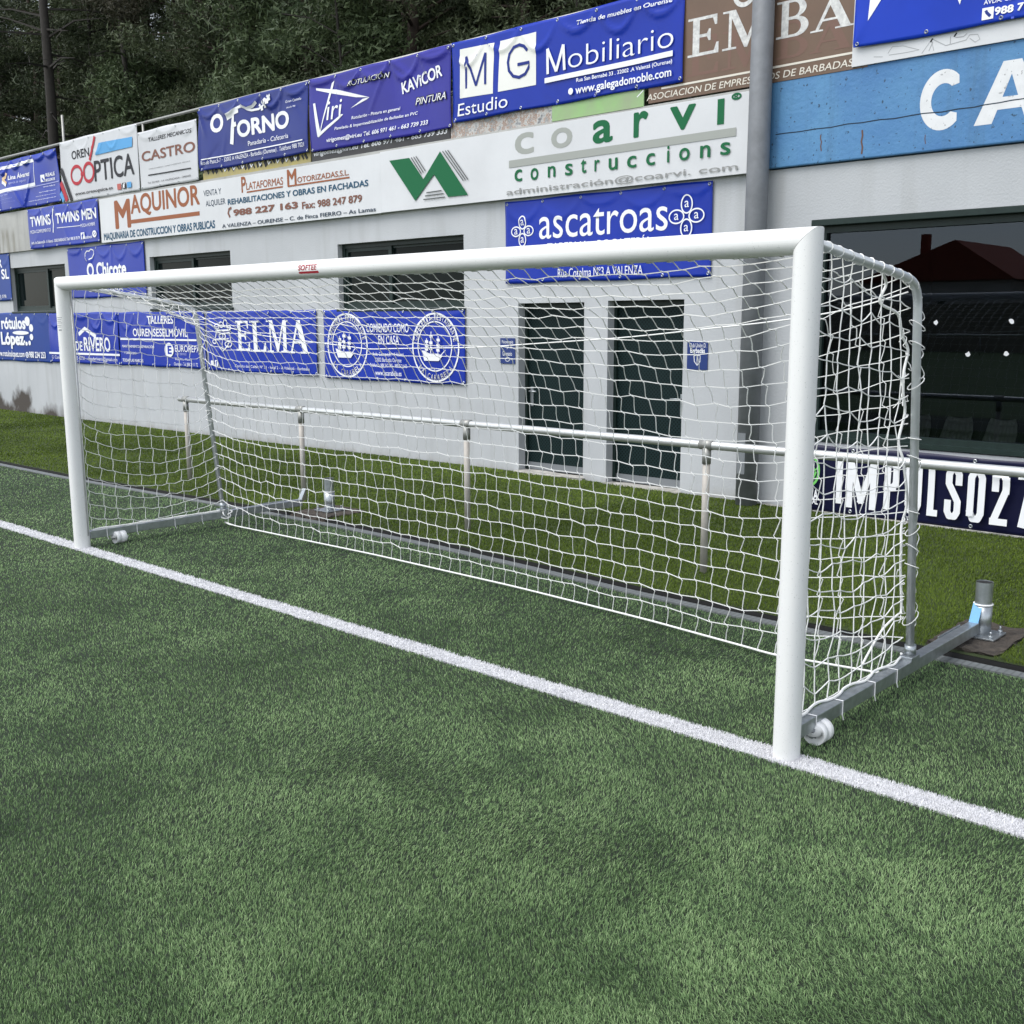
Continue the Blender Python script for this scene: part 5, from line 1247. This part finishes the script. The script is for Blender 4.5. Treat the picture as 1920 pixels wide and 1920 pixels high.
# white clips that hold the net under the crossbar
m = MB()
for i in range(0, NI + 1, 1): x, y, z = P[i, 0]; m.box(x - .006, x + .006, y - .012, y + .006, z - .006, z + .010)
m.build('net_clips', M['plastic_white'], CB)
SEAM = [(.71, 1.964), (.816, 1.90), (.782, 1.824), (.934, 1.779), (1.024, 1.684), (1.09, 1.611), (1.049, 1.516), (1.046, 1.428), (1.086, 1.327), (1.065, 1.198), (1.069, 1.106), (1.12, .974), (1.15, .883), (1.145, .789), (1.131, .699), (1.16, .567), (1.19, .397), (1.19, .347)]
for s in (1, -1):
    NU, NV = 10, 18; x = s * 3.03; S_ = np.zeros((NU + 1, NV + 1, 3)); f2 = np.zeros((NU + 1, NV + 1), bool)
    for i in range(NU + 1):
        u = i / NU; yt, zt = side_at(s, min(u, .995)); yb = .075 + (SIDE[s][6][0] - .03 - .075) * u
        for j in range(NV + 1):
            v = j / NV; yk = side_at(s, 1 + v * .985)[0] - .012
            y = (yt + (yb - yt) * v) if i < NU else yk; y = .068 if i == 0 else y
            S_[i, j] = (x, y, zt + (.137 - zt) * v)
        f2[i, 0] = f2[i, -1] = True
        S_[i, 0, 2] -= .0
    f2[0, :] = f2[-1, :] = True
    S_[1:-1, 1:-1] += RNG.normal(0, .006, S_[1:-1, 1:-1].shape)
    S_ = relax(S_, f2, .103 if s > 0 else .115, .1045 if s > 0 else .110, 120)
    S_[..., 0] += np.where(f2, 0, RNG.normal(0, .006, f2.shape)); S_[..., 1] += np.where(f2, 0, RNG.normal(0, .005 if s > 0 else .004, f2.shape)); S_[..., 2] += np.where(f2, 0, RNG.normal(0, .013 if s > 0 else .004, f2.shape))
    # here the columns (constant i) hang straight and the rows sag between them
    sn = cords('net', S_, GO, kink=.006 if s > 0 else .016, sway=.003, skip=(('i', NU),), wav=.003 if s > 0 else .010)
    loops = MB()
    for i in range(NU + 1):                                # cord looped round the roof bar
        yt, zt = side_at(s, min(i / NU, .99)); loops.tube([(s * HW + 0.0215 * math.cos(a), yt + .006 * math.sin(a * 2 + i), zt + 0.0215 * math.sin(a)) for a in np.linspace(0, 2 * math.pi, 13)], .0024, 4, False)
    sc_ = []                                               # slack lacing up the upright: scallops on the outer side, a few turns round the tube
    for j in range(0, 20):
        t = 1 + j / 20.5; yt, zt = side_at(s, t); b_ = random.uniform(.018, .042); sc_ += [(s * HW + random.uniform(-.01, .014), yt + .024, zt), (s * HW + random.uniform(-.02, .02), yt + .024 + b_, zt - .045 + random.uniform(-.02, .01))]
        if random.random() < (.62 if s > 0 else .25):
            an = np.linspace(0, 2 * math.pi, 13); e = random.uniform(.001, .010); ti = random.uniform(-.035, .035)
            loops.tube([(s * HW + (.0255 + e) * math.cos(a), yt + (.0255 + e) * math.sin(a), zt + ti * math.sin(a + .6) - e) for a in an], CORD * .85, 4, False)
    if s > 0: loops.tube(smooth_path(sc_, 4), CORD * .85, 4, False)
    loops.build('lacing', M['net'], sn)
    dy = 0 if s > 0 else .075
    rope([(s * 3.012 + random.uniform(-.012, .012), y + dy, z) for y, z in SEAM[:None if s > 0 else 9]], .0065 if s > 0 else .004, .004).build('rope', M['net'], sn)
    fr_ = MB()                                              # frayed cord ends along the seam
    for k in range(26 if s > 0 else 6):
        y, z = random.choice(SEAM[4:]); z += random.uniform(-.06, .06); p = Vector((s * 3.01, y + dy, z)); pts = [p]
        for _ in range(4): p = p + Vector((random.uniform(-.012, .012), random.uniform(-.028, .028), random.uniform(-.024, .014))); pts.append(p)
        fr_.tube(smooth_path(pts, 3), .0022, 4, False)
    fr_.build('frayed_cord', M['net'], sn)
    yb0, yb1 = .08, SIDE[s][6][0]
    bp = [(s * (HW - .02 + .012 * math.sin(k * 1.7)), yb0 + (yb1 - yb0) * k / 14, .137 + (.004 if k % 4 else .0)) for k in range(15)]
    rope(bp, .006).build('rope', M['net'], sn)
    tie = MB()
    for k in (1, 4, 8, 11):
        y = yb0 + (yb1 - yb0) * (k + .3) / 14; tie.tube([(s * HW - .031, y, .066), (s * HW - .031, y, .133), (s * HW + .031, y + .004, .133), (s * HW + .031, y + .004, .066)], .0032, 4, False); tie.tube([(s * HW + .031, y + .004, .07), (s * HW + .034, y + .012, .045)], .0028, 4)
    tie.build('cable_tie', M['plastic_white'], sn)
rope([(3.0, 1.19, .347), (2.99, 1.02, .294), (2.97, .86, .15)], .0055).build('rope', M['net'], NET)
m = MB()                                                     # tangle of rope at both rear corners
for s in (1, -1):
    c = Vector((s * 3.03, SIDE[s][6][0] + .01, .11)); pts = [c + Vector((.035 * math.cos(a * 1.3 + s), .045 * math.sin(a * 1.1), .03 * math.sin(a * .9) - .01)) for a in np.linspace(0, 14, 20)]; m.tube(smooth_path(pts, 4), .0055, 6)
m.build('rope', M['net'], NET)

# ================================================================== anchor posts bolted to concrete footings
def anchor(x, y, label, q):
    t = thing('anchor_post', label, 'post', (x, y, 0), 'short anchor posts behind the goal')
    m = MB(); m.tube([(x, y, .045), (x, y, .222)], .0485, 32); m.tube([(x, y, .222), (x, y, .345)], .0445, 32, False); m.build('tube', M['galv'], t)
    m = MB(); m.tube([(x, y, .325), (x, y, .340)], .0435, 32); m.build('opening', M['black'], t)
    m = MB(); m.tube([(x, y, .216), (x, y, .224)], .0515, 32); m.build('collar', M['plastic_white'], t)
    m = MB(); m.box(x - .10, x + .10, y - .10, y + .10, .046, .056, .002); m.build('flange', M['galv'], t)
    for dx in (-.075, .075):
        for dy in (-.075, .075):
            m = MB(); m.tube([(x + dx, y + dy, .056), (x + dx, y + dy, .070)], .013, 6, True); m.tube([(x + dx, y + dy, .070), (x + dx, y + dy, .092)], .006, 8); m.build('bolt', M['galv'], t)
    bm = bmesh.new(); bmesh.ops.create_cube(bm, size=1); bmesh.ops.subdivide_edges(bm, edges=bm.edges[:], cuts=9, use_grid_fill=True)
    for v in bm.verts:
        v.co = Vector(((q[0] + q[1]) / 2 + v.co.x * (q[1] - q[0]), (q[2] + q[3]) / 2 + v.co.y * (q[3] - q[2]), -.018 + v.co.z * .13))
        up = v.co.z > .02; v.co += Vector((random.uniform(-1, 1) * .012, random.uniform(-1, 1) * .012, random.uniform(-.010, .004) if up else 0))
    m = MB(); m.addbm(bm); m.build('footing', M['footing'], t)
anchor(3.075, 2.14, 'short galvanised post beside the blue plate at the right, clear of the net', FOOT[0])
anchor(-2.76, 2.20, 'short galvanised post on a bolted flange, seen through the net behind the goal', FOOT[1])

# ================================================================== seats inside the big window
pk = thing('bench', 'bench of pale seats on an orange brown plank behind the big window glass', 'bench', (1.4, 7.55, .0))
m = MB(); m.box(.2, 5.3, 7.35, 7.70, .43, .47, .004); m.build('plank', M['wood'], pk)
for px in (.5, 2.6, 5.0): m = MB(); m.box(px - .03, px + .03, 7.45, 7.6, .05, .43); m.build('leg', M['galv_dull'], pk)
def seat(x):
    m = MB(); rows = []
    for (y, z, w_) in ((7.36, .475, .15), (7.37, .50, .155), (7.50, .485, .16), (7.60, .50, .16), (7.66, .58, .155), (7.69, .68, .14), (7.70, .73, .12)): rows.append([(x + u * w_, y - .015 * abs(u), z + .02 * u * u) for u in np.linspace(-1, 1, 9)])
    for a, c in zip(rows[:-1], rows[1:]):
        for k in range(8): m.face([a[k], a[k + 1], c[k + 1], c[k]], True)
    o = m.build('seat', M['seat'], pk)
    md = o.modifiers.new('thick', 'SOLIDIFY'); md.thickness = .012
for k in range(11): seat(.42 + .44 * k)

# ================================================================== wooded hillside
def hz(x, y): return float(np.interp(y, [10, 13, 20, 34, 60, 110], [2.2, 2.6, 4.0, 6.2, 8.5, 9.5])) + 0.6 * math.sin(x * .11) * min(1, max(0, (y - 12) / 12))
g = MB(); gx = np.linspace(-150, 60, 43); gy = [10.9, 12, 14, 17, 21, 26, 32, 40, 50, 64, 84, 115]
for a, c in zip(gx[:-1], gx[1:]):
    for e, q in zip(gy[:-1], gy[1:]): g.face([(a, e, hz(a, e)), (c, e, hz(c, e)), (c, q, hz(c, q)), (a, q, hz(a, q))], True)
for a, c in zip(gx[:-1], gx[1:]): g.face([(a, 10.9, -.1), (c, 10.9, -.1), (c, 10.9, hz(c, 10.9)), (a, 10.9, hz(a, 10.9))])
tag(g.build('hillside', M['soil']), kind='structure')
def leaf_cloud(centres, radii, per, size, seed, flat=.7):
    r = np.random.default_rng(seed); C = np.repeat(np.asarray(centres), per, 0); R_ = np.repeat(np.asarray(radii), per); n = len(C)
    d = r.normal(size=(n, 3)); d /= np.linalg.norm(d, axis=1)[:, None]; p = C + d * (R_ * r.random(n) ** .45)[:, None] * [1, 1, flat]
    a = r.normal(size=(n, 3)); a /= np.linalg.norm(a, axis=1)[:, None]; b_ = np.cross(a, r.normal(size=(n, 3))); b_ /= np.linalg.norm(b_, axis=1)[:, None] + 1e-9; s = size * r.uniform(.5, 1.5, n)[:, None]
    V = np.stack([p - b_ * s * .20, p + b_ * s * .20, p + a * s * 1.35], 1).reshape(-1, 3); tint = np.clip(np.repeat(r.normal(.45, .25, n), 3) + np.repeat(np.repeat(r.normal(0, .18, len(centres)), per), 3), 0, 1)
    return V, np.arange(n * 3).reshape(-1, 3), tint
def make_tree(kind, seed):
    q = random.Random(seed)
    H = {'pine': q.uniform(15, 18), 'dense': q.uniform(11, 14.5), 'bare': q.uniform(14, 17), 'bush': q.uniform(4.0, 6.0)}[kind]
    lab = {'pine': 'tall dark pine with a thick crown among the crowded trees above the banners', 'dense': 'dense dark evergreen among the crowded trees above the banners', 'bare': 'thin dark pine with dead bare lower branches among the crowded trees', 'bush': 'low bushy young pine at the foot of the dark wood'}[kind]
    t = thing({'pine': 'pine_tree', 'dense': 'evergreen_tree', 'bare': 'pine_tree', 'bush': 'young_pine'}[kind], lab, 'tree', (0, 0, 0), {'pine': 'tall pines of the wood', 'dense': 'dense evergreens of the wood', 'bare': 'thin bare stemmed pines of the wood', 'bush': 'young pines under the wood'}[kind])
    r0 = {'pine': .21, 'dense': .17, 'bare': .13, 'bush': .06}[kind]; bx, by = q.uniform(-.5, .5), q.uniform(-.5, .5)
    trunk = lambda z: Vector((bx * (z / H) ** 2 + .12 * math.sin(z * .7 + seed), by * (z / H) ** 2 + .1 * math.sin(z * .9 + seed * 2), z))
    m = MB(); zs = np.linspace(-.4, H * .97, 14); m.tube([trunk(max(z, 0)) + Vector((0, 0, min(z, 0))) for z in zs], [max(.02, r0 * (1 - .88 * max(z, 0) / H)) for z in zs], 10)
    cen, rad = [], []
    z_lo = {'pine': .20, 'dense': .06, 'bare': .55, 'bush': .06}[kind] * H; nb = {'pine': 44, 'dense': 50, 'bare': 26, 'bush': 26}[kind]; sp = {'pine': 2.9, 'dense': 2.5, 'bare': 1.8, 'bush': 1.5}[kind]
    for k in range(nb):
        u = (k + q.random()) / nb; z = z_lo + (H * .98 - z_lo) * u; an = q.uniform(0, 6.28); L_ = sp * ({'pine': (1 - u) ** .55 * .9 + .16, 'dense': (1 - u) ** .7 + .12, 'bare': .4 + .6 * math.sin(3.14 * min(1, u + .1)), 'bush': (1 - u) ** .6 + .15}[kind]) * q.uniform(.6, 1.15)
        p0 = trunk(z); up = q.uniform(-.05, .45); tip = p0 + Vector((math.cos(an) * L_, math.sin(an) * L_, up * L_)); mid = (p0 + tip) / 2 + Vector((0, 0, .1 * L_))
        m.tube([p0, mid, tip], [r0 * .22, r0 * .14, .012], 5, False)
        for f_ in (.45, .75, 1.0):
            if q.random() < .9: cen.append(tuple(p0.lerp(tip, f_) + Vector((q.gauss(0, .18), q.gauss(0, .18), q.gauss(0, .12))))); rad.append(q.uniform(.38, .8) * (.75 if kind == 'bush' else 1.0))
    if kind in ('pine', 'bare'):
        for k in range(26 if kind == 'bare' else 16):                 # dead twigs on the bare stem
            z = q.uniform(.12, .9) * z_lo + .5; an = q.uniform(0, 6.28); L_ = q.uniform(.5, 2.0); p0 = trunk(z); tip = p0 + Vector((math.cos(an) * L_, math.sin(an) * L_, q.uniform(-.25, .3) * L_)); m.tube([p0, (p0 + tip) / 2 + Vector((0, 0, q.uniform(-.1, .15))), tip], [.028, .018, .006], 4, False)
            for _ in range(2):
                s0 = p0.lerp(tip, q.uniform(.3, .8)); m.tube([s0, s0 + Vector((q.uniform(-.5, .5), q.uniform(-.5, .5), q.uniform(-.35, .3)))], [.010, .004], 3, False)
    m.build('trunk', M['bark'] if kind == 'pine' else M['bark_dark'], t)
    per = {'pine': 300, 'dense': 320, 'bare': 200, 'bush': 240}[kind]; V, T, ti = leaf_cloud(cen, rad, per, {'bush': .08}.get(kind, .098), seed)
    np_mesh('crown', V, T, M[{'pine': 'needle', 'dense': 'needle', 'bare': 'needle_brown', 'bush': 'needle_fresh'}[kind]], t, {'tint': ti})
    return t
def dup(root, loc, rz, sc, label=None):
    r = root.copy(); COL.objects.link(r); r.location = loc; r.rotation_euler = (0, 0, rz); r.scale = (sc, sc, sc)
    if label: r['label'] = label
    for ch_ in root.children: c = ch_.copy(); COL.objects.link(c); c.parent = r
    return r
PROTO = {k: [make_tree(k, s) for s in ss] for k, ss in {'pine': (3, 14, 25), 'dense': (6, 17), 'bare': (8, 19), 'bush': (10, 21)}.items()}
USED = set()
def put(kind, x, y, sc=1.0, label=None, rz=None):
    p = random.choice(PROTO[kind]); loc = (x, y, hz(x, y) - .1); rz = random.uniform(0, 6.28) if rz is None else rz
    if p.name not in USED and label is None: USED.add(p.name); p.location = loc; p.rotation_euler = (0, 0, rz); p.scale = (sc,) * 3; return p
    return dup(p, loc, rz, sc, label)
def polar(az, d): return CAM.x - math.sin(math.radians(az)) * d, CAM.y + math.cos(math.radians(az)) * d
placed = []
for k in range(4200):
    az = random.uniform(12, 77); d = math.sqrt(random.uniform(22 ** 2, 74 ** 2)); x, y = polar(az, d)
    if y < 13.2 or y > 62 or x > 6: continue
    sp = 2.0 + d * .010
    if any((x - a) ** 2 + (y - c) ** 2 < sp * sp for a, c in placed): continue
    if 51.5 < az < 54.5 and d < 33: continue
    if abs(az - 65.3) < 1.3 and d < 44: continue
    if 50.8 < az < 54.6 and random.random() < .72: continue
    placed.append((x, y)); front = y < 19
    kind = random.choices(['pine', 'dense', 'bare'], [.42, .46, .12] if not front else [.34, .52, .14])[0]
    if 50 < az < 55.5 or 61 < az < 62.6: kind = 'bare'
    put(kind, x, y, random.uniform(.85, 1.12))
    if len(placed) > 290: break
for k in range(130):
    az = random.uniform(28, 74); x, y = polar(az, random.uniform(24, 56))
    if y < 12.2 or y > 27: continue
    put('bush', x, y, random.uniform(.8, 1.5))
x, y = polar(65.2, 38); pt = put('bare', x, y, 1.55, 'big pine with a thick reddish trunk at the far left of the wood')
x, y = polar(52.8, 31); pt = put('pine', x, y, 1.05, 'tall dark pine trunk rising behind the gap between the wheat ear and violet banners')

# ================================================================== the other side of the pitch (seen only as reflections in the big window)
ow = thing('concrete_wall', 'brownish concrete wall on the far side of the pitch, reflected in the big window', 'wall', (-20, -46, 0)); m = MB(); m.box(-60, 40, -46.3, -46, -.05, 2.6); m.build('wall', M['opp_wall'], ow)
orl = thing('pitch_railing', 'tube railing along the far side of the pitch', 'railing', (-10, -40, 0)); m = MB(); m.tube([(-50, -40, 1.0), (30, -40, 1.0)], .04, 8); m.build('rail', M['rail'], orl)
for k in range(21): m = MB(); m.tube([(-50 + 4 * k, -40, -.02), (-50 + 4 * k, -40, 1.0)], .035, 6); m.build('post', M['galv_dull'], orl)
def block(x0, x1, y0, y1, ze, zr, label):
    t = thing('apartment_building', label, 'building', ((x0 + x1) / 2, y1, 0)); m = MB(); m.box(x0, x1, y0, y1, -.05, ze); m.build('wall', M['opp_render'], t)
    m = MB(); xm = x1 - (x1 - x0) * .35; o = .6
    pr = [(x0 - o, ze + .02), (x1 + o, ze + .02), (xm, zr)]
    m.face([(x, y1 + o, z) for x, z in pr]); m.face([(x, y0 - o, z) for x, z in reversed(pr)])
    for (a, c) in ((0, 1), (1, 2), (2, 0)): m.face([(pr[a][0], y0 - o, pr[a][1]), (pr[c][0], y0 - o, pr[c][1]), (pr[c][0], y1 + o, pr[c][1]), (pr[a][0], y1 + o, pr[a][1])])
    m.build('roof', M['opp_red'], t)
    nz = int(ze // 2.9); nx = int((x1 - x0) // 3.2)
    for iz in range(nz):
        for ix in range(nx):
            cx = x0 + (ix + .5) * (x1 - x0) / nx; cz = 1.5 + iz * 2.9; m = MB(); m.box(cx - .7, cx + .7, y1 + .01, y1 + .05, cz - .7, cz + .7); m.build('window', M['opp_glass'], t)
    m = MB(); m.box(xm - 5, xm - 4.2, y1 - 4, y1 - 3.2, ze, zr + 1.0); m.build('chimney', M['opp_red'], t)
block(-47, -31.5, -112, -97, 5.6, 9.6, 'cream apartment block under a red tiled roof beyond the far wall')
block(-27, -8, -116, -100, 8.2, 10.4, 'taller cream apartment block beyond the far wall, right of the red roofed one')
for k in range(26):
    x = -70 + k * 4.2 + random.uniform(-1.5, 1.5); y = random.uniform(-66, -54); p = random.choice(PROTO['dense'] + PROTO['bush']); sc = random.uniform(.17, .27) if p.name.startswith('ever') else random.uniform(.4, .7)
    r = dup(p, (x, y, -.1), random.uniform(0, 6.28), sc, 'dark bushy tree in the row beyond the far wall of the pitch'); r['group'] = 'trees beyond the far wall'
